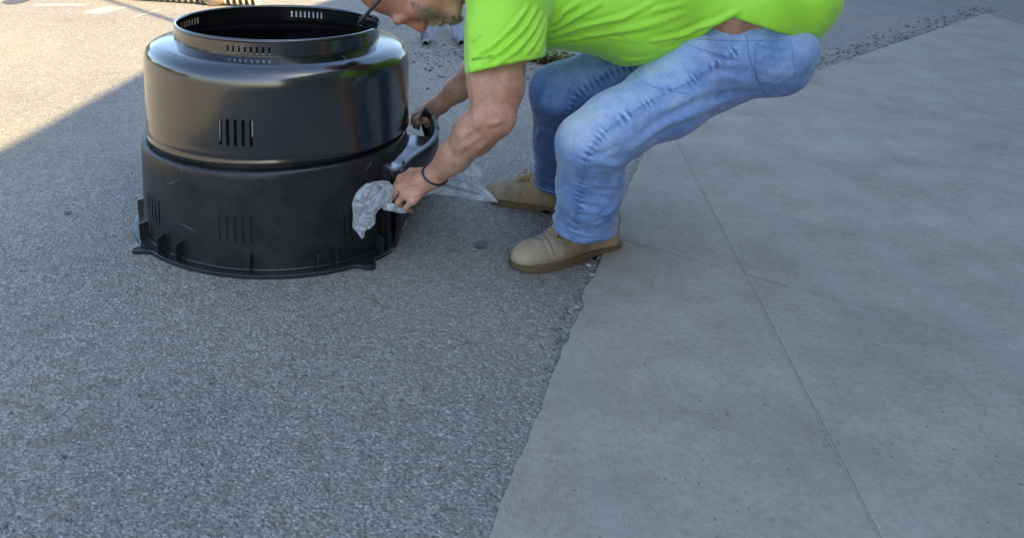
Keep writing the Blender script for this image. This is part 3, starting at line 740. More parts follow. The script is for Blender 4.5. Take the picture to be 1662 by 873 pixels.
# head
HS = 1.13; ho = W(661, -27, 2.46); c_ = Vector((-1, .06, .02)).normalized(); s_ = Vector((.06, -1, .0)); f_ = Vector((0.03, -.10, -1)).normalized(); s_ = c_.cross(f_).normalized()
if s_.y > 0: s_ = -s_
def H(c, f, s): return ho + (c_ * c + f_ * f + s_ * s) * HS
def hr(x): return x * HS
ax = (c_, f_, s_)
body.ell(H(.03, -.022, 0), ax, [hr(.102), hr(.100), hr(.077)], .02)
body.ell(H(-.03, .032, 0), ax, [hr(.078), hr(.060), hr(.062)], .03)
body.cone(H(-.105, .062, .008), H(-.105, .062, -.008), hr(.024), hr(.024), .02)
for s in (1, -1):
    body.cone(H(-.055, -.012, .050 * s), H(-.103, .055, .012 * s), hr(.024), hr(.022), .02)
    body.cone(H(-.018, .058, .043 * s), H(-.032, .055, .045 * s), hr(.020), hr(.02), .02)
    body.ell(H(.001, .092, .034 * s), ax, [hr(.013), hr(.012), hr(.020)], .010, 's')
    body.ell(H(-.001, .0745, .032 * s), ax, [hr(.0125), hr(.0125), hr(.015)], .004)
    body.cone(H(-.037, .098, .011 * s), H(-.036, .094, .013 * s), hr(.0085), hr(.008), .005)
    body.ell(H(-.012, -.012, .079 * s), ax, [hr(.033), hr(.018), hr(.010)], .006)
    body.ell(H(-.040, .1035, .0065 * s), ax, [hr(.0040), hr(.004), hr(.0032)], .002, 's')
body.cone(H(.022, .087, .034), H(.022, .087, -.034), hr(.0125), hr(.0125), .014)
body.cone(H(.012, .088, 0), H(-.034, .104, 0), hr(.0085), hr(.0125), .010)
body.cone(H(-.058, .091, .020), H(-.058, .091, -.020), hr(.0075), hr(.0075), .006); body.cone(H(-.071, .088, .017), H(-.071, .088, -.017), hr(.008), hr(.008), .006)
body.ell(H(-.0645, .0985, 0), ax, [hr(.0022), hr(.006), hr(.022)], .003, 's')
body.cone(H(-.05, -.045, 0), shN.lerp(shF, .5) + Vector((.02, 0, .02)), .072, .088, .03)
V, Q = body.mesh(); V = lap(V, Q, 2, .5); N = normals(V, Q); D = np.zeros(len(V))
T0 = bvh(V, Q)
# muscle and skin folds
for pts_, wd, am in (([(745, 235), (765, 222), (785, 210)], .008, -.004), ([(775, 245), (790, 232), (805, 214)], .010, .003), ([(735, 260), (752, 250), (770, 232)], .012, -.003), ([(793, 202), (806, 200), (815, 196)], .007, .004), ([(680, 300), (665, 297), (652, 292)], .0035, .0022), ([(684, 306), (668, 306), (654, 305)], .0035, .0022), ([(690, 312), (676, 316), (662, 317)], .0035, .002), ([(716, 160), (728, 166), (738, 170)], .003, -.0015), ([(719, 155), (732, 161), (742, 163)], .003, -.0015)):
    fold(V, N, [hit(T0, *p) for p in pts_], wd, am, D)
D += .0012 * smooth_noise(V, 55, 3)
V = V + N * D[:, None]
hp = (V - np.array(ho)) / HS; hc, hf, hs = hp @ np.array(c_), hp @ np.array(f_), np.abs(hp @ np.array(s_))
def sm(x, a, b): t = np.clip((x - a) / (b - a), 0, 1); return t * t * (3 - 2 * t)
inh = (np.linalg.norm(hp, axis=1) < .17)
stub = inh * sm(hf - (.037 - .35 * hc), -.005, .006) * sm(-.012 - (hf - .05) * .80 - hc, -.006, .006)
lipm = ((hc < -.052) & (hc > -.078) & (hf > .088) & (hs < .022)); stub = np.where(lipm, 0, stub)
red = inh * (np.exp(-((hc + .03) / .04) ** 2) * .8 + np.exp(-((hc - .06) / .04) ** 2) * .6) * sm(hf, .0, .05)
dl = np.linalg.norm(V - np.array(elN), axis=1); red = red + .55 * np.exp(-(dl / .07) ** 2) + .35 * np.exp(-(np.linalg.norm(V - np.array(wrN.lerp(W(652, 305, 2.35), .6)), axis=1) / .05) ** 2)
fastmesh('body', V, Q, M_skin, person, {'stubble': stub, 'red': red})
T_body = bvh(V, Q)
# beard and moustache hairs
hv = MB(); rs = random.Random(3)
idx = np.where((stub > .5) & inh)[0]
Nn = normals(V, Q)
for k in range(9000):
    i = int(idx[rs.randrange(len(idx))]); p = Vector(V[i]) + Vector([rs.gauss(0, .002) for _ in range(3)]); nn = Vector(Nn[i])
    L = rs.uniform(.005, .013) * (1.5 if hc[i] < -.08 else 1); d = (nn * .5 - c_ * .75 + Vector([rs.gauss(0, .3) for _ in range(3)])).normalized()
    a = d.orthogonal().normalized() * .00045; b = d.cross(a).normalized() * .00045; q = p - nn * .001; n0 = len(hv.v)
    hv.v += [tuple(q + a), tuple(q - a * .5 + b), tuple(q - a * .5 - b), tuple(q + d * L)]; hv.f += [(n0, n0 + 1, n0 + 3), (n0 + 1, n0 + 2, n0 + 3), (n0 + 2, n0, n0 + 3)]
o = hv.build('beard', M_hair, person); o.data.materials.append(M_hair2)
for i, p in enumerate(o.data.polygons): p.material_index = 1 if (i // 3) % 5 < 2 else 0
# eyelashes / brow
for s in (1, -1):
    hv = MB()
    for k in range(50):
        t = rs.uniform(-1, 1); p = H(.024 + rs.gauss(0, .003), .100 - abs(t) * .012, (.033 + .017 * t) * s); d = (f_ * .5 + s_ * s * .6 + c_ * .2 + Vector([rs.gauss(0, .2) for _ in range(3)])).normalized(); a = d.orthogonal().normalized() * .0005; n0 = len(hv.v); b = d.cross(a).normalized() * .0005
        hv.v += [tuple(p + a), tuple(p - a + b), tuple(p - a - b), tuple(p + d * .007)]; hv.f += [(n0, n0 + 1, n0 + 3), (n0 + 1, n0 + 2, n0 + 3), (n0 + 2, n0, n0 + 3)]
    hv.build('eyebrow', M_hair2, person)
# sunglasses pushed up on the forehead
gl = bpy.data.objects.new('sunglasses', None); sc.collection.objects.link(gl); gl.location = ho - person.location; gl.parent = person
for s in (1, -1):
    v = []; f = []
    for j in range(7):
        for i in range(11):
            a = (i / 10 - .5); b = (j / 6 - .5); sx = .036 + .062 * a; rr = .112 - .9 * (sx - .004) ** 2 * 6
            r2 = math.sqrt((2 * a) ** 4 + (2 * b) ** 4); k = 1 if r2 < 1 else 1 / max(r2, 1) ** .5
            v.append(H(.094 + .046 * b * k, rr - .010 * (b + .5) + .002, (.036 + .062 * a * k) * s))
    for j in range(6):
        for i in range(10): a = j * 11 + i; f.append((a, a + 1, a + 12, a + 11))
    o = mesh('lens', v, f, M_lens, gl); md = o.modifiers.new('s', 'SOLIDIFY'); md.thickness = .002
    mb = MB(); mb.tube(crom([H(.105, .092, .066 * s), H(.098, .078, .082 * s), H(.060, .035, .090 * s), H(.028, -.01, .088 * s), H(.00, -.04, .084 * s)], 5), .0058, 6); mb.build('temple', M_black, gl)
    edge = [H(.094 + .023 * math.copysign(abs(math.sin(t)) ** .6, math.sin(t)) * 1.02, .112 - .9 * (.036 + .031 * math.cos(t) - .004) ** 2 * 6 - .004, (.036 + .032 * math.copysign(abs(math.cos(t)) ** .7, math.cos(t))) * s) for t in np.linspace(0, 6.283, 33)[:-1]]
    mb = MB(); mb.tube(edge, .0022, 6, closed=True); mb.build('rim', M_black, gl)
# bracelet
axf = (wrN - elN).normalized(); cb = wrN - axf * .012; a = axf.orthogonal().normalized(); b = axf.cross(a)
tilt = Vector((0.0, 0, 1)); ring = []
for k in range(40):
    th = 2 * math.pi * k / 40; d = (a * math.cos(th) + b * math.sin(th)); d = (d + axf * (.22 * math.sin(th + 1.0))).normalized(); loc, nr, ii, dd = T_body.ray_cast(cb + d * .12, -d)
    ring.append((loc if loc is not None else cb + d * .034) + d * .0022)
for it in range(2): ring = [(ring[i - 1] + ring[i] * 2 + ring[(i + 1) % 40]) / 4 for i in range(40)]
mb = MB(); mb.tube(ring, .0034, 8, closed=True); mb.build('bracelet', M_black, person)
# ---- shirt
S = SDF((.10, 2.02, .45), (1.35, 3.05, 1.15), .0055)
S.cone(chest + Vector((-.02, 0, 0)), belly, .152, .160, .05, flat=(0, 1, 0), fs=1.24)
S.cone(belly, waist + Vector((.0, 0, .0)), .160, .145, .05, flat=(0, 1, 0), fs=1.25)
S.cone(waist, waist + Vector((.12, 0, .02)), .146, .150, .03, flat=(0, 1, 0), fs=1.28); S.cone(waist + Vector((.12, 0, .02)), W(1275, -2, 2.54), .150, .135, .03, flat=(0, 1, 0), fs=1.3)
S.chain([shN.lerp(shF, .12) + Vector((.0, 0, .01)), shN.lerp(shF, .88) + Vector((.0, 0, .01))], [.105, .105], .05)
S.cone(W(1035, 45, 2.50), W(1045, 42, 2.50), .105, .10, .04, flat=(0, 1, 0), fs=1.5)   # belly sag
dN = (elN - shN).normalized(); S.chain([shN + Vector((.008, 0, .02)), shN + dN * .12 + Vector((.006, 0, 0)), shN + dN * .24 + Vector((.012, 0, 0))], [.104, .100, .108], .03)
dF = (elF - shF).normalized(); S.chain([shF, shF + dF * .16], [.095, .085], .03)
hemA = W(755, 121, 2.25); hemB = W(886, 92, 2.25); hn = (hemB - hemA).cross(Vector((0.12, 1, -.25))).normalized()
if hn.z > 0: hn = -hn
S.cut(hemA, hn, (Vector((.12, 2.0, .45)), Vector((hemB.x + .012, 2.42, 1.1))))
# waist hem: plane through the hem line seen below the belly
h1 = W(1045, 105, 2.33); h2 = W(1170, 47, 2.33); h3 = W(1200, 27, 2.34)
hd = (h3 - h1).normalized(); hnn = hd.cross(Vector((0, 1, 0))).normalized()
if hnn.z > 0: hnn = -hnn
sl_, X_, Y_, Z_ = S.sub(Vector((h1.x - .02, 2.0, .4)), Vector((1.4, 3.1, 1.2))); hn2 = (hnn + Vector((.10, 0, 0))).normalized(); hp0 = h1.lerp(h2, .5) + Vector((0, 0, -.010)); hp1 = W(1203, 34, 2.34)
pl1 = (X_ - hp0.x) * hn2.x + (Y_ - hp0.y) * hn2.y + (Z_ - hp0.z) * hn2.z; pl2 = -(X_ - hp1.x) * .28 - (Z_ - hp1.z) + 0 * Y_
S.d[sl_] = np.maximum(S.d[sl_], np.minimum(pl1, pl2))
# neck opening
S.cut(W(751, 0, 2.40), Vector((-1, 0, -.03)), (Vector((.0, 2.0, .4)), Vector((.35, 3.1, 1.2))))
V, Q = S.mesh(); V = lap(V, Q, 2, .5); N = normals(V, Q); D = np.zeros(len(V)); T0 = bvh(V, Q)
def hh(l): return [hit(T0, *p) for p in l]
for l, wd, am in (
    ([(768, 98), (800, 76), (835, 42), (858, 10)], .0060, .0075), ([(785, 104), (815, 84), (850, 48), (872, 12)], .0065, .0070), ([(805, 106), (838, 84), (862, 55), (880, 22)], .0060, .0065),
    ([(758, 80), (772, 64), (782, 54)], .006, .004), ([(766, 94), (785, 80), (795, 71)], .006, .004), ([(832, 104), (856, 84), (872, 60), (885, 30)], .007, .006), ([(857, 98), (872, 82), (882, 62)], .006, .004),
    ([(893, 52), (930, 30), (975, 6)], .007, .006), ([(893, 60), (950, 42), (1010, 30), (1060, 5)], .0075, .0055), ([(893, 70), (960, 58), (1030, 48), (1080, 40)], .008, .004),
    ([(900, 40), (915, 20), (940, 4)], .006, .006), ([(1000, 48), (1060, 38), (1110, 22)], .009, .004), ([(1060, 66), (1110, 55), (1160, 38), (1198, 20)], .008, .008), ([(1075, 76), (1120, 66), (1165, 46)], .006, -.004),
    ([(1060, 18), (1110, 8)], .008, .004), ([(905, 62), (1000, 60), (1075, 70), (1110, 74)], .0035, -.0030), ([(960, 90), (1010, 96), (1050, 95)], .008, .003)):
    fold(V, N, hh(l), wd * .9, am * 1.45, D)
# wandering creases under and behind the arm
def ridged(P, f, seed):
    rs = np.random.RandomState(seed); out = 0
    for k in range(5):
        d = rs.normal(size=3); d /= np.linalg.norm(d); ph = P @ d * f * (1 + .6 * rs.rand()) + rs.rand() * 6.28 + 1.5 * smooth_noise(P, f * .5, seed + k); out = out + (1 - np.abs(np.sin(ph))) ** 2
    return out / 5
D += .006 * ridged(V @ np.array([[.55, 0, .5], [0, 1, 0], [-.9, 0, 1.6]]), 16, 31)
D += .0018 * smooth_noise(V * np.array([1, 1, 2.2]), 26, 5) + .0007 * smooth_noise(V, 80, 8)
V = V + N * D[:, None]
shirt = fastmesh('shirt', V, Q, M_shirt, person); T_sh = bvh(V, Q)
def strip(tree, l, r, name, mat, parent, off=0, n=5, sides=6):
    p = [hit(tree, a, b, off) for a, b in l]; p = [q for q in p if q is not None]
    if len(p) < 2: return None
    mb = MB(); mb.tube(p, r, sides); return mb.build(name, mat, parent)
def dense(l, n=10):
    out = []
    for q in crom([Vector((a, b, 0)) for a, b in l], n): out.append((q.x, q.y))
    return out
strip(T_sh, dense([(757, 111), (790, 108), (830, 98), (860, 89), (882, 80)]), .0009, 'stitching', M_shirt, shirt)
strip(T_sh, dense([(1050, 96), (1100, 73), (1150, 48), (1195, 24)]), .0010, 'stitching', M_shirt, shirt)
strip(T_sh, dense([(888, 92), (884, 60), (892, 30), (905, 2)]), .0016, 'sleeve_seam', M_shirt, shirt)
# small print on the sleeve
fc = bpy.data.curves.new('print', 'FONT'); fc.body = 'WORKSIGN'; fc.size = .0125; fc.space_character = 1.25; fo = bpy.data.objects.new('tmp', fc); sc.collection.objects.link(fo); bpy.context.view_layer.update()
me = bpy.data.meshes.new_from_object(fo.evaluated_get(bpy.context.evaluated_depsgraph_get())); bpy.data.objects.remove(fo)
xs = [q.co.x for q in me.vertices]; wT = max(xs); P0 = (766.5, 99.5); P1 = (801, 94.5); vv = []
for q in me.vertices:
    t = q.co.x / wT; px = P0[0] + (P1[0] - P0[0]) * t + 0; py = P0[1] + (P1[1] - P0[1]) * t - q.co.y * 560; p = hit(T_sh, px, py, .0016); vv.append(p if p is not None else Vector((0, 0, 0)))
fo = mesh('print', vv, [tuple(p.vertices) for p in me.polygons], M_dark, shirt, False)
# ---- jeans
J = SDF((.40, 2.05, .03), (1.42, 3.0, .95), .0055)
J.chain([hipN + Vector((.02, .03, .0)), hipN.lerp(knN, .45), hipN.lerp(knN, .8), knN + Vector((.010, 0, -.004))], [.112, .103, .090, .077], .04)
J.cone(W(1105, 92, 2.46), pelv + Vector((-.02, 0, 0)), .110, .135, .04, flat=(0, 1, 0), fs=1.35)
J.chain([hipF + Vector((.04, -.02, 0)), hipF.lerp(knF, .5), knF], [.110, .097, .083], .04)
dk = anN + Vector((-.005, -.012, -.06))
J.chain([knN + Vector((.006, 0, .0)), knN.lerp(dk, .40) + Vector((.020, .0, 0)), knN.lerp(dk, .75) + Vector((.016, 0, 0)), dk + Vector((.006, 0, 0))], [.082, .088, .083, .080], .03)
J.cone(knN.lerp(dk, .25) + Vector((.045, .01, .0)), knN.lerp(dk, .55) + Vector((.040, .01, 0)), .06, .062, .03)
J.chain([knF, knF.lerp(anF, .5) + Vector((.01, 0, 0)), anF + Vector((0, 0, -.06))], [.083, .084, .080], .03)
J.cone(pelv + Vector((-.02, -.01, .0)), pelv + Vector((.05, .02, -.02)), .140, .135, .05, flat=(0, 1, 0), fs=1.2)
J.chain([pelv + Vector((.05, -.10, -.02)), pelv + Vector((.055, -.09, -.05))], [.10, .092], .03); J.chain([pelv + Vector((.05, .10, -.02)), pelv + Vector((.055, .09, -.05))], [.10, .092], .03)
J.cut((.62, 2.45, .100), (0.02, 0.0, -1), (Vector((.4, 2.05, -.1)), Vector((1.42, 2.62, .3)))); J.cut((.62, 2.8, .088), (0, 0, -1), (Vector((.4, 2.6, -.1)), Vector((1.42, 3.0, .3)))); 
wbA = W(1108, 64, 2.35); wbB = W(1200, 37, 2.36); wd_ = (wbB - wbA).normalized(); wn = wd_.cross(Vector((0, 1, 0))).normalized()
if wn.z < 0: wn = -wn
wn = (wn + Vector((-.25, 0, 0))).normalized()
lo_, hi_ = Vector((.95, 2.0, .4)), Vector((1.5, 3.1, 1.2)); sl_, X_, Y_, Z_ = J.sub(lo_, hi_)
w2 = np.array([-1, 0, .10]); w2 /= np.linalg.norm(w2)
pl1 = (X_ - wbB.x) * wn.x + (Y_ - wbB.y) * wn.y + (Z_ - wbB.z) * wn.z; pl2 = (X_ - wbB.x - .05) * w2[0] + (Z_ - wbB.z) * w2[2] + 0 * Y_
J.d[sl_] = np.maximum(J.d[sl_], np.minimum(pl1, pl2))
V, Q = J.mesh(); V = lap(V, Q, 2, .5); N = normals(V, Q); D = np.zeros(len(V)); T0 = bvh(V, Q)
for l, wd, am in (
    ([(1215, 135), (1180, 125), (1150, 130)], .010, .006), ([(1230, 150), (1190, 150), (1150, 165)], .010, -.006), ([(1020, 276), (1000, 283), (975, 283)], .008, -.010), ([(1018, 262), (990, 266), (965, 262)], .010, .006), ([(1012, 296), (985, 300), (960, 296)], .010, .005),
    ([(1000, 330), (985, 345), (950, 340)], .010, .006), ([(992, 352), (965, 362), (935, 352)], .010, .006), ([(985, 340), (965, 350), (945, 349)], .008, -.006), ([(1008, 318), (980, 322), (958, 314)], .010, -.004),
    ([(1190, 158), (1120, 188), (1060, 215), (1025, 240)], .012, .006), ([(1190, 140), (1130, 165), (1075, 190)], .010, -.004), ([(1025, 112), (1040, 133), (1070, 146), (1110, 150)], .005, -.0035),
    ([(1045, 112), (1080, 128), (1115, 138)], .008, .004), ([(1060, 98), (1110, 112), (1150, 120)], .009, .004), ([(1120, 82), (1160, 92), (1198, 100)], .006, -.004), ([(1130, 95), (1170, 104), (1198, 108)], .008, .004),
    ([(905, 130), (890, 150), (880, 180)], .010, .003), ([(880, 210), (870, 225), (865, 240)], .010, .004), ([(872, 280), (880, 290), (892, 296)], .007, .004), ([(868, 240), (880, 250), (895, 255)], .008, -.004),
    ([(1000, 240), (980, 250), (955, 250)], .008, -.003), ([(905, 350), (915, 300), (910, 260)], .015, .003)):
    fold(V, N, hh(l), wd, am * 1.3, D)
seamN = dense([(1198, 82), (1165, 103), (1120, 134), (1085, 150), (1045, 172), (1005, 197), (975, 222), (955, 250), (945, 285), (940, 325), (934, 360), (931, 388)], 8)
seamF = dense([(1036, 104), (1000, 116), (970, 132), (942, 152), (928, 172), (919, 192)], 8)
sp = [hit(T0, *p) for p in seamN]; sp = [p for p in sp if p is not None]; sf = [hit(T0, *p) for p in seamF]; sf = [p for p in sf if p is not None]
def pucker(pts_, amp):
    A_ = np.array([list(p) for p in pts_]); seg = np.linalg.norm(np.diff(A_, axis=0), axis=1); cum = np.concatenate([[0], np.cumsum(seg)])
    dd = np.full(len(V), 9.); ss = np.zeros(len(V))
    for i in range(len(A_) - 1):
        ab = A_[i + 1] - A_[i]; t = np.clip((V - A_[i]) @ ab / (ab @ ab + 1e-9), 0, 1); d = np.linalg.norm(V - A_[i] - t[:, None] * ab, axis=1); q = d < dd; dd[q] = d[q]; ss[q] = cum[i] + t[q] * seg[i]
    return amp * np.clip(.75 + 1.1 * smooth_noise(V, 70, 91), .15, 1.6) * np.exp(-(dd / .010) ** 2) * np.sin(ss * 2 * np.pi / .017 + 1.5 * np.sin(ss * 40)) + .0018 * np.exp(-(dd / .006) ** 2), dd, ss
pk, dN_, sN_ = pucker(sp, .0013); pf, dF_, sF_ = pucker(sf, .0014); D += pk + pf
zk = V[:, 2]; legn = (V[:, 0] < .80)
A1 = .004 + .006 * np.exp(-((zk - .33) / .06) ** 2) * sm(V[:, 0], .56, .68) + .007 * np.exp(-((zk - .15) / .06) ** 2) * legn
wv = zk * 95 + 2.2 * smooth_noise(V, 20, 51) + 12 * (V[:, 0] - .6)
D += A1 * ((1 - np.abs(np.sin(wv))) ** 2 - .3) * np.clip(.5 + smooth_noise(V, 17, 52), 0, 1.4) * legn * sm(-zk, -.42, -.34)
D += .0055 * (ridged(V @ np.array([[.5, 0, .6], [0, .8, 0], [-1.0, 0, 1.3]]), 20, 61) - .25)
D += .0022 * smooth_noise(V, 24, 11) + .001 * smooth_noise(V, 60, 12)
V = V + N * D[:, None]
# worn-in fading at knees and seam puckers; up-facing cloth paler, far leg deeper blue
tn = np.clip(((V - np.array(knN)) @ np.array((hipN - knN).normalized())) / (hipN - knN).length, -1, 1)
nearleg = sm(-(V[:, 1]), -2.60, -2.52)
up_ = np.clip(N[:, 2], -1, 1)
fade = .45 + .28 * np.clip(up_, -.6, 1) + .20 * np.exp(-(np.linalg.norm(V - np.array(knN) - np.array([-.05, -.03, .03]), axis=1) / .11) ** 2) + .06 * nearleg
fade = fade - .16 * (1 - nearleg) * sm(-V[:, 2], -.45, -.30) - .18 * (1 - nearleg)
fade += (.55 * np.clip(.5 + 1.4 * smooth_noise(V, 75, 92), 0, 1.2) * np.exp(-(dN_ / .012) ** 2) * np.sin(sN_ * 2 * np.pi / .017 + 1.5 * np.sin(sN_ * 40) + .6) - .10 * np.exp(-(dN_ / .013) ** 2))
fade += .3 * np.exp(-(dF_ / .012) ** 2) * np.sin(sF_ * 2 * np.pi / .017 + .6) - .15 * np.exp(-(dF_ / .010) ** 2)
fade -= .30 * sm(-V[:, 2], -.112, -.098) * (.5 + .5 * np.sin(np.arctan2(V[:, 1] - anN.y, V[:, 0] - anN.x) * 34))
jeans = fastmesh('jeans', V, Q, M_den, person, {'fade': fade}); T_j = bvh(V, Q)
for dx in (-.9, 1.1):
    p = [hit(T_j, a + dx * .8, b + dx * .9, .0003) for a, b in seamN]; p = [q for q in p if q is not None]; mb = MB(); mb.tube(p, .0008, 5); mb.build('seam', M_threadl if dx > 0 else M_thread, jeans)
strip(T_j, seamF, .0014, 'seam', M_thread, jeans, .0004)
strip(T_j, dense([(1027, 112), (1036, 128), (1060, 141), (1090, 149), (1118, 152)]), .0009, 'pocket_seam', M_thread, jeans)
strip(T_j, dense([(1128, 64), (1165, 66), (1199, 67), (1240, 66)]), .0010, 'waistband_seam', M_thread, jeans)
strip(T_j, dense([(1118, 74), (1150, 84), (1180, 94), (1199, 99)]), .0009, 'pocket_seam', M_thread, jeans)
bp = []; nb = 8
for j in range(nb + 1):
    for i in range(nb + 1):
        u_, v2 = i / nb, j / nb; px = 1224 + 58 * u_ + 6 * v2; py = 72 + 60 * v2 + (8 * (1 - abs(2 * u_ - 1)) * v2) - 10 * u_; q = hit(T_j, px, py, .0035); bp.append(q if q is not None else Vector((1.1, 2.4, .6)))
mesh('back_pocket', bp, [(j * (nb + 1) + i, j * (nb + 1) + i + 1, (j + 1) * (nb + 1) + i + 1, (j + 1) * (nb + 1) + i) for j in range(nb) for i in range(nb)], M_den, jeans)
q = sc.collection.objects['back_pocket'].data.attributes.new('fade', 'FLOAT', 'POINT'); q.data.foreach_set('value', [.50 + .1 * math.sin(i) for i in range((nb + 1) ** 2)])
strip(T_j, dense([(1225, 73), (1231, 130), (1259, 135), (1287, 119), (1282, 63)]), .001, 'pocket_seam', M_threadl, jeans, .0035)
strip(T_j, dense([(1212, 58), (1218, 100), (1240, 150), (1262, 172)]), .0012, 'seat_seam', M_thread, jeans)
# hems: rolled edge rings
def hemring(cx, cy, z, R0=.16):
    ring = []
    for k in range(56):
        th = 2 * math.pi * k / 56; d = Vector((math.cos(th), math.sin(th), 0)); loc, nr, ii, dd = T_j.ray_cast(Vector((cx, cy, z)) + d * R0, -d)
        if loc is not None: ring.append(loc + d * .0004)
    mb = MB(); mb.tube(ring, .0015, 6, closed=True); mb.build('hem', M_threadl, jeans)
hemring(anN.x, anN.y - .012, .116, .17); hemring(anF.x, anF.y, .106, .12)
# ---- boots
def boot(heel, toe, name='boot'):
    u = (toe - heel); L = u.length; u.normalize(); v_ = Vector((0, 0, 1)).cross(u).normalized(); wz = Vector((0, 0, 1)); k = L / .315
    def P(a, b, c): return heel + (u * a + v_ * b) * k + wz * c
    lo = np.minimum(np.array(heel), np.array(toe)) - .09; hi = np.maximum(np.array(heel), np.array(toe)) + .09; lo[2] = -.01; hi[2] = .20
    B = SDF(lo, hi, .004); ax = (u, v_, wz)
    B.ell(P(.228, .002, .034), ax, [.084 * k, .052, .049], .02); B.ell(P(.262, .0, .032), ax, [.050 * k, .047, .041], .02)
    B.chain([P(.20, 0, .052), P(.15, 0, .070), P(.10, 0, .092)], [.041, .043, .045], .02, flat=v_, fs=1.06)
    B.chain([P(.048, 0, .032), P(.055, 0, .10), P(.062, 0, .155)], [.044, .043, .047], .02, flat=v_, fs=.95); B.cone(P(.06, 0, .045), P(.17, 0, .040), .042, .045, .02)
    B.cut(P(0, 0, .024), (0, 0, -1))
    V, Q = B.mesh(); V = lap(V, Q, 2, .5); N = normals(V, Q); D = np.zeros(len(V))
    loc = V - np.array(heel); a = loc @ np.array(u) / k; b = loc @ np.array(v_); c = loc[:, 2]
    # creases over the toes, quarter overlay, toe-cap stitch
    for ac, am in ((.242, -.0020), (.233, .0016), (.225, -.0024)): D += am * np.exp(-((a - ac - .25 * (b ** 2) * 20 * .1 - .004 * np.sin(b * 40)) / .004) ** 2) * sm(c, .035, .06)
    q = (a < .150 - .9 * np.abs(np.abs(b) - .02) * .3); D += np.where((a < .214 - (c - .05) * .25) & (np.abs(b) > .010), .0022, 0)
    D += .0012 * smooth_noise(V, 60, 21)
    V = V + N * D[:, None]
    bt = fastmesh(name, V, Q, M_suede, person, {'worn': np.clip(sm(a, .17, .25) * (.55 + .45 * smooth_noise(V, 50, 2)) + .1, 0, 1)})
    # sole with welt, heel block and arch
    def hw(a):
        xs = [.0, .06, .12, .17, .22, .25, .32]; ys = [.034, .037, .034, .040, .047, .048, .048]
        y = np.interp(a, xs, ys)
        if a > .252: y *= math.sqrt(max(0, 1 - ((a - .252) / .0592) ** 2.3))
        if a < .035: y *= math.sqrt(max(0, 1 - ((.035 - a) / .0292) ** 2.3))
        return float(y)
    ss = [.006 + .305 * .5 * (1 - math.cos(math.pi * i / 30)) for i in range(31)]
    outl = [(s, hw(s)) for s in ss] + [(s, -hw(s)) for s in ss[-2:0:-1]]
    vv = []; ff = []; lay = [(.0, .97), (.004, 1.0), (.015, 1.0), (.0165, .965), (.018, 1.015), (.025, 1.02), (.027, .96)]; n = len(outl)
    for zc, sc_ in lay:
        for (x, y) in outl:
            z = zc
            if zc < .006 and .085 < x < .125: z = zc + .010
            y_ = y * sc_ + (.005 * math.sin(x * 14) if 1 else 0); vv.append(P(.157 + (x - .157) * (1 + (sc_ - 1) * .35), y_, z + (.004 * max(0, (x - .26) / .05))))
    for j in range(len(lay) - 1):
        for i in range(n): ff.append((j * n + i, j * n + (i + 1) % n, (j + 1) * n + (i + 1) % n, (j + 1) * n + i))
    ff.append(tuple(range(n))[::-1]); ff.append(tuple((len(lay) - 1) * n + i for i in range(n)))
    so = mesh('sole', vv, ff, M_sole, bt); md = so.modifiers.new('e', 'EDGE_SPLIT'); md.split_angle = math.radians(35)
    T = bvh(V, Q)
    def on(a_, b_, off=.001):
        loc, nr, ii, dd = T.ray_cast(P(a_, b_, .25), Vector((0, 0, -1))); return (loc + nr * off) if loc is not None else P(a_, b_, .08)
    lc = MB()
    rows = [(.206, .018), (.195, .024), (.183, .029), (.171, .033)]
    for i, (aa, bb) in enumerate(rows):
        lc.tube([on(aa, -bb + 2 * bb * t / 6, .002) for t in range(7)], .0028, 6)
        if i: pa, pb = rows[i - 1]; lc.tube([on(pa + (aa - pa) * t / 6, -pb + (bb + pb) * t / 6, .004) for t in range(7)], .0025, 6)
    kn = on(.185, 0, .007); lc.tube(crom([kn, kn + v_ * .02 + wz * .012 + u * .008, kn + v_ * .03 + u * .02 - wz * .004], 4), .0019, 6); lc.tube(crom([kn, kn - v_ * .016 + wz * .013, kn - v_ * .03 + u * .012 - wz * .002], 4), .0019, 6)
    lc.build('lace', M_lace, bt)
    for aa, bb in rows:
        for s in (1, -1):
            p = on(aa, (bb + .002) * s, 0); em = MB(); em.tube([p - wz * .001, p + wz * .002], .0032, 8); em.build('eyelet', M_eye, bt)
    for s in (1, -1):
        st = MB(); st.tube([on(.216 - .03 * t / 6, s * (.020 + .016 * t / 6), .001) for t in range(7)], .0013, 4)
        st.build('stitching', M_lace, bt)
    return bt
hN = G(995, 400); tN = G(829, 437); hN = Vector((hN.x + .018, hN.y + .012, 0)); tN = Vector((tN.x + .003, tN.y - .008, 0))
boot(hN, tN); print('boot', (hN - tN).length, hN, tN)
boot(Vector((.705, 2.785, 0)), Vector((.405, 2.915, 0)))
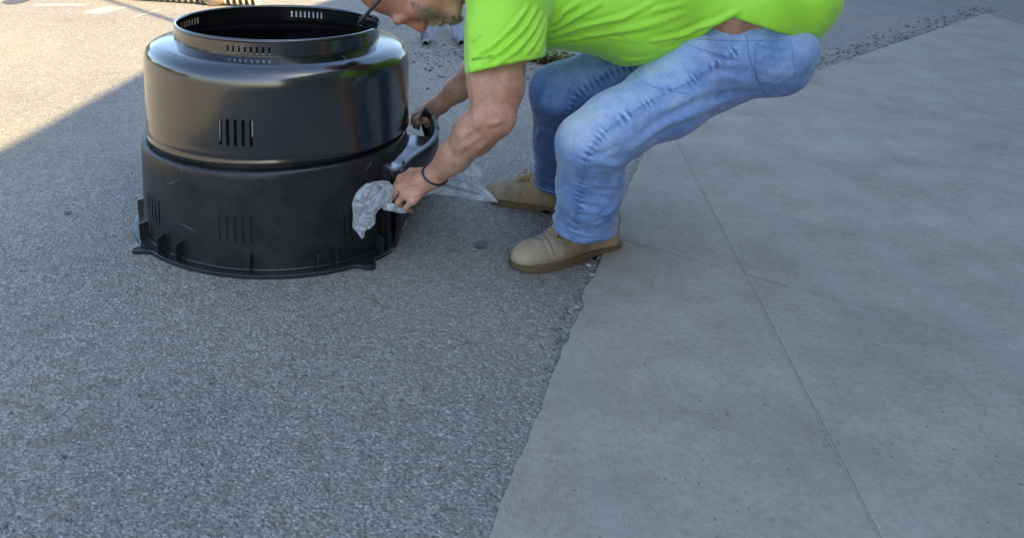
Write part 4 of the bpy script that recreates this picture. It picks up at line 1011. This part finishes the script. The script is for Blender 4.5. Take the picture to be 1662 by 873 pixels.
# ------------------------------------------------------------------ plastic bag
bagv = []; bagf = []; bagc = []
def sheet(outline, Yc, bulge, seed, nring=12, amp=.010, ridges=()):
    amp *= 1.25; segs = [(a_, b_) for r_ in ridges for a_, b_ in zip(r_[:-1], r_[1:])]
    """crumpled pouch: two film layers joined along an irregular outline"""
    pts2 = crom([Vector((a, b, 0)) for a, b in outline] + [Vector((outline[0][0], outline[0][1], 0))], 6)[:-1]
    cx = sum(p.x for p in pts2) / len(pts2); cy = sum(p.y for p in pts2) / len(pts2); n = len(pts2); rs = np.random.RandomState(seed)
    dirs = rs.normal(size=(7, 2)); dirs /= np.linalg.norm(dirs, axis=1)[:, None]; fr = rs.uniform(.09, .30, 7); ph = rs.uniform(0, 6.28, 7)
    xs_ = [p.x for p in pts2]; ys_ = [p.y for p in pts2]; ns = max(5, int((max(xs_) - min(xs_)) * (max(ys_) - min(ys_)) / 210)); sx = rs.uniform(min(xs_), max(xs_), ns); sy = rs.uniform(min(ys_), max(ys_), ns); seeds = np.stack([sx * .77 - sy * .64, (sx * .64 + sy * .77) * .42], 1)
    for side in (-1, 1):
        b0 = len(bagv); seeds = seeds + rs.normal(size=seeds.shape) * 3
        for r in range(nring + 1):
            t = r / nring
            for p in pts2:
                x = cx + (p.x - cx) * t; y = cy + (p.y - cy) * t
                x_ = x + 4 * math.sin(y * .09 + ph[0]); y_ = y + 4 * math.sin(x * .10 + ph[1]); xw = (x_ * .77 - y_ * .64); yw = (x_ * .64 + y_ * .77) * .42
                dd = np.hypot((xw - seeds[:, 0]), (yw - seeds[:, 1])); ds = np.sort(dd)[:3]; e = max(0, 1 - (ds[1] - ds[0]) / 2.2) * (.5 + .5 * math.sin(x * .17 + y * .11 + ph[2])); c = (1 - dd.min() / 9) * 1.5 - 1.0 * e ** 1.3
                rd = 0.0
                for (ax_, ay_), (bx_, by_) in segs:
                    ux, uy = bx_ - ax_, by_ - ay_; tt_ = max(0, min(1, ((x - ax_) * ux + (y - ay_) * uy) / (ux * ux + uy * uy))); d_ = math.hypot(x - ax_ - tt_ * ux, y - ay_ - tt_ * uy); rd = max(rd, math.exp(-(d_ / 2.4) ** 2))
                e = max(e * .6, rd * .6); c += 1.3 * rd
                Y = (Yc(x, y) if callable(Yc) else Yc) + side * (bulge * math.sqrt(max(0, 1 - t ** 2.5))) + side * amp * -c * .55 * (1 - .5 * t ** 4)
                bagv.append(W(x, y, Y)); bagc.append(min(1, .9 * e ** 1.5 + (.5 if t > .97 else 0)))
        for r in range(nring):
            for i in range(n):
                a = b0 + r * n + i; b = b0 + r * n + (i + 1) % n; q = (a, b, b + n, a + n); bagf.append(q if side < 0 else q[::-1])
sheet([(571, 333), (577, 315), (593, 299), (612, 294), (629, 294), (638, 304), (640, 318), (634, 330), (622, 336), (611, 346), (609, 362), (601, 371), (592, 374), (591, 384), (587, 387), (579, 377), (572, 368), (573, 350)], 2.355, .020, 3, 30, .013, [[(577, 331), (598, 331), (604, 322), (620, 312)], [(612, 296), (600, 318), (596, 335), (586, 352), (580, 370), (588, 384)], [(634, 300), (616, 316), (606, 334), (602, 352)], [(572, 340), (580, 352), (592, 360), (600, 372)], [(603, 352), (606, 366)]])
sheet([(625, 330), (640, 330), (655, 338), (664, 343), (652, 346), (635, 343), (622, 340)], 2.35, .008, 5, 6, .005)
sheet([(690, 290), (710, 286), (735, 272), (762, 261), (776, 265), (784, 281), (782, 296), (806, 324), (803, 328), (770, 324), (735, 318), (700, 312)], lambda x, y: 2.42 + .0006 * (x - 690), .012, 9, 26, .009, [[(716, 292), (745, 290), (775, 302), (800, 322)], [(760, 266), (756, 282), (765, 300)], [(735, 276), (765, 284), (782, 290)], [(710, 308), (745, 312), (790, 322)]])
sheet([(640, 298), (665, 296), (700, 300), (712, 308), (690, 318), (660, 316), (640, 312)], 2.39, .006, 4, 6, .005)
b = mesh('plastic_bag', bagv, bagf, M_bag); at = b.data.attributes.new('crease', 'FLOAT', 'POINT'); at.data.foreach_set('value', bagc); tag(b, 'crumpled clear plastic bag gripped in the hand beside the bin', 'plastic bag')
# printed warning strip on the bag
pr = MB()
for k in range(16):
    x0 = 716 + k * 3.9; y0 = 299 + (x0 - 716) * .26
    Y = 2.42 + .0006 * (x0 - 690) - .022
    pr.add([W(x0, y0 - 2.2, Y), W(x0 + 2.9, y0 - 1.4, Y), W(x0 + 2.9, y0 + 3.2, Y), W(x0, y0 + 2.4, Y)], [(0, 1, 2, 3)])
M_ink = material('grey_ink', (.16, .18, .22), .7); pr.build('print', M_ink, b, False)
# ------------------------------------------------------------------ things behind
fr = empty('folding_stand', (.47, 5.7, 0)); tag(fr, 'light grey metal folding stand with open round tube feet on the asphalt behind the man', 'folding stand')
def rail(foot, topp, parent):
    d = (topp - foot).normalized(); m1 = foot + d * .055; side = d.cross(Vector((0, 1, 0))).normalized(); up_v = side.cross(d)
    R = Matrix((side, up_v, d)).transposed(); mb = MB(); L = (topp - m1).length; mb.box(m1 + d * L / 2, .062, .03, L, R); mb.build('rail', M_metal, parent, False)
    mb = MB(); n = 20; v = []
    for r, t in ((.025, 0), (.025, .075), (.018, .075), (.018, 0)):
        for k in range(n): a = 2 * math.pi * k / n; v.append(foot + d * t + side * math.cos(a) * r + up_v * math.sin(a) * r)
    f = []
    for j in range(4):
        for k in range(n): f.append((j * n + k, j * n + (k + 1) % n, ((j + 1) % 4) * n + (k + 1) % n, ((j + 1) % 4) * n + k))
    mb.add(v, f); mb.build('foot_tube', M_metal, parent); mb = MB(); mb.tube([foot + d * .03, foot + d * .032], .0179, 16); mb.build('tube_shade', M_black, parent)  # black disc stands in for the shade inside the open tube
f1 = G(691, 72, .022); rail(f1, f1 + Vector((.13, .62, .16)), fr)
f2 = G(749, 71, .022); rail(f2, f2 + Vector((-.04, .62, .16)), fr)
pl = [G(681, 66, .01) + Vector((0, .03, .03)), G(680, 50, .10), G(697, 46, .15), G(688, 66, .04)]
mb = MB(); mb.add([f1 + Vector((-.028, .07, .0)), f1 + Vector((-.035, .10, .12)), f1 + Vector((.06, .20, .17)), f1 + Vector((.02, .09, .03))], [(0, 1, 2, 3)]); o = mb.build('bracket', M_metal, fr, False); md = o.modifiers.new('s', 'SOLIDIFY'); md.thickness = .004
mb = MB(); q1 = f1 + Vector((.13, .62, .16)) * .9; q2 = f2 + Vector((-.04, .62, .16)) * .9; mb.tube([q1, q2], .012); mb.build('crossbar', M_metal, fr)
# weeds
def weed(px, py, n, h, label, seed, cols):
    rs = random.Random(seed); c = G(px, py); e = empty('weed', c); tag(e, label, 'weed')
    mats = cols; grp = [MB() for _ in mats]
    for k in range(n):
        a = rs.uniform(0, 6.28); r = rs.uniform(0, .09); p = Vector((c.x + r * math.cos(a) * 1.3, c.y + r * math.sin(a), 0)); d = Vector((math.cos(a), math.sin(a), rs.uniform(.3, 1.1))).normalized()
        L = h * rs.uniform(.5, 1.2); s = d.cross(Vector((0, 0, 1))).normalized() * L * rs.uniform(.09, .2); mid = p + d * L * .5 + Vector((0, 0, .01)); tp = p + d * L - Vector((0, 0, L * .25))
        grp[rs.randrange(len(mats))].add([p - s * .2, p + s * .2, mid + s, tp, mid - s], [(0, 1, 2, 3, 4)])
    for g_, m in zip(grp, mats): 
        if g_.v: q = g_.build('leaves', m, e, False); q['kind'] = 'stuff'
M_l1 = material('leaf_green', (.10, .16, .035), .6); M_l2 = material('leaf_dry', (.22, .13, .05), .7); M_l3 = material('leaf_pale', (.22, .27, .10), .6)
weed(888, 99, 150, .10, 'small low weed with green and dry leaves beside the far knee', 2, [M_l1, M_l1, M_l2, M_l3])
# far wood round the lot (behind the camera's view, seen only in the glossy plastic)
M_leafd = material('far_leaves', (.05, .08, .025), .8); M_leafd.node_tree.nodes['Principled BSDF'].inputs['Base Color'].default_value = (.05, .08, .025, 1)
rs = np.random.RandomState(5); ang = rs.uniform(-1.75, 1.15, 26000); Rr = 30 + rs.normal(0, 1.8, 26000)
hgt = 3.2 + 1.0 * np.sin(ang * 9) + 1.1 * np.sin(ang * 23 + 1); zz = hgt * rs.uniform(0, 1, 26000) ** .7; c0 = np.stack([np.sin(ang) * Rr, np.cos(ang) * Rr, zz], 1)
a_ = rs.normal(size=(26000, 3)); a_ /= np.linalg.norm(a_, axis=1)[:, None]; b2_ = np.cross(a_, rs.normal(size=(26000, 3))); b2_ /= np.linalg.norm(b2_, axis=1)[:, None]; q_ = rs.uniform(.18, .42, 26000)[:, None]
VV = np.stack([c0 - a_ * q_, c0 + b2_ * q_ * .6, c0 + a_ * q_, c0 - b2_ * q_ * .6], 1).reshape(-1, 3); fastmesh('wood', VV, np.arange(104000).reshape(-1, 4), M_leafd)
tag(bpy.data.objects['wood'], 'far dark green wood beyond the sunlit lot', 'trees', kind='stuff')
# ribbed pipe and boulder at the top edge
M_pipe = material('cream_pipe', (.55, .49, .39), .6); nn = NT(M_pipe); nn.out(Base_Color=nn.mix(nn.ramp(nn.attr('groove'), [(.25, 1.0), (.7, 0.0)]), (.58, .52, .42), (.11, .07, .045)))  # shade between the ribs is painted into the groove colour
pA = G(120, -3); pB = G(332, 9.5); pC = G(395, 5); pd = (pB - pA).normalized()
line = []; rr = []; L = (pB - pA).length + .45
for i in range(int(L / .0085)):
    s = i * .0085; p = pA + pd * s + Vector((0, .085, .086)); ph = (s % .052) / .052; line.append(p); rr.append(.056 + .030 * max(0, math.sin(math.pi * min(1, max(0, (ph - .12) / .62)))) ** .45)
mb = MB(); mb.tube(line, rr, 20); o = mb.build('corrugated_pipe', M_pipe); at = o.data.attributes.new('groove', 'FLOAT', 'POINT'); at.data.foreach_set('value', [(r_ - .056) / .030 for r_ in rr for _ in range(20)]); md = o.modifiers.new('e', 'EDGE_SPLIT'); md.split_angle = math.radians(35)
tag(o, 'cream corrugated drain pipe lying across the sunlit asphalt behind the bin', 'pipe')
M_rock = material('tan_stone', (.4, .3, .2), .85); nn = NT(M_rock); nn.out(Base_Color=nn.ramp(nn.noise(14, 5, .6, vec=nn.mapping((1, 1, 3)), dist=1), [(.3, (.22, .15, .09)), (.5, (.42, .32, .20)), (.7, (.55, .44, .32))])); nn.out(Normal=nn.bump(nn.noise(30, 5), .6, .01))
rc = G(347, 8.5) + Vector((0, -.01, .095)); RK = SDF(rc - Vector((.2, .2, .16)), rc + Vector((.2, .2, .2)), .008)
RK.ell(rc, ((1, 0, 0), (0, 1, 0), (0, 0, 1)), (.105, .085, .105), .02); RK.ell(rc + Vector((.04, -.02, .02)), ((1, 0, 0), (0, 1, 0), (0, 0, 1)), (.08, .09, .10), .03)
V, Q = RK.mesh(); N = normals(V, Q); V = V + N * (.008 * smooth_noise(V, 30, 4))[:, None]; V[:, 2] = np.maximum(V[:, 2], -.002)
tag(fastmesh('boulder', V, Q, M_rock), 'rounded tan stone lying in front of the corrugated pipe just past the bin rim', 'stone')
print('verts', sum(len(o.data.vertices) for o in sc.objects if o.type == 'MESH'))
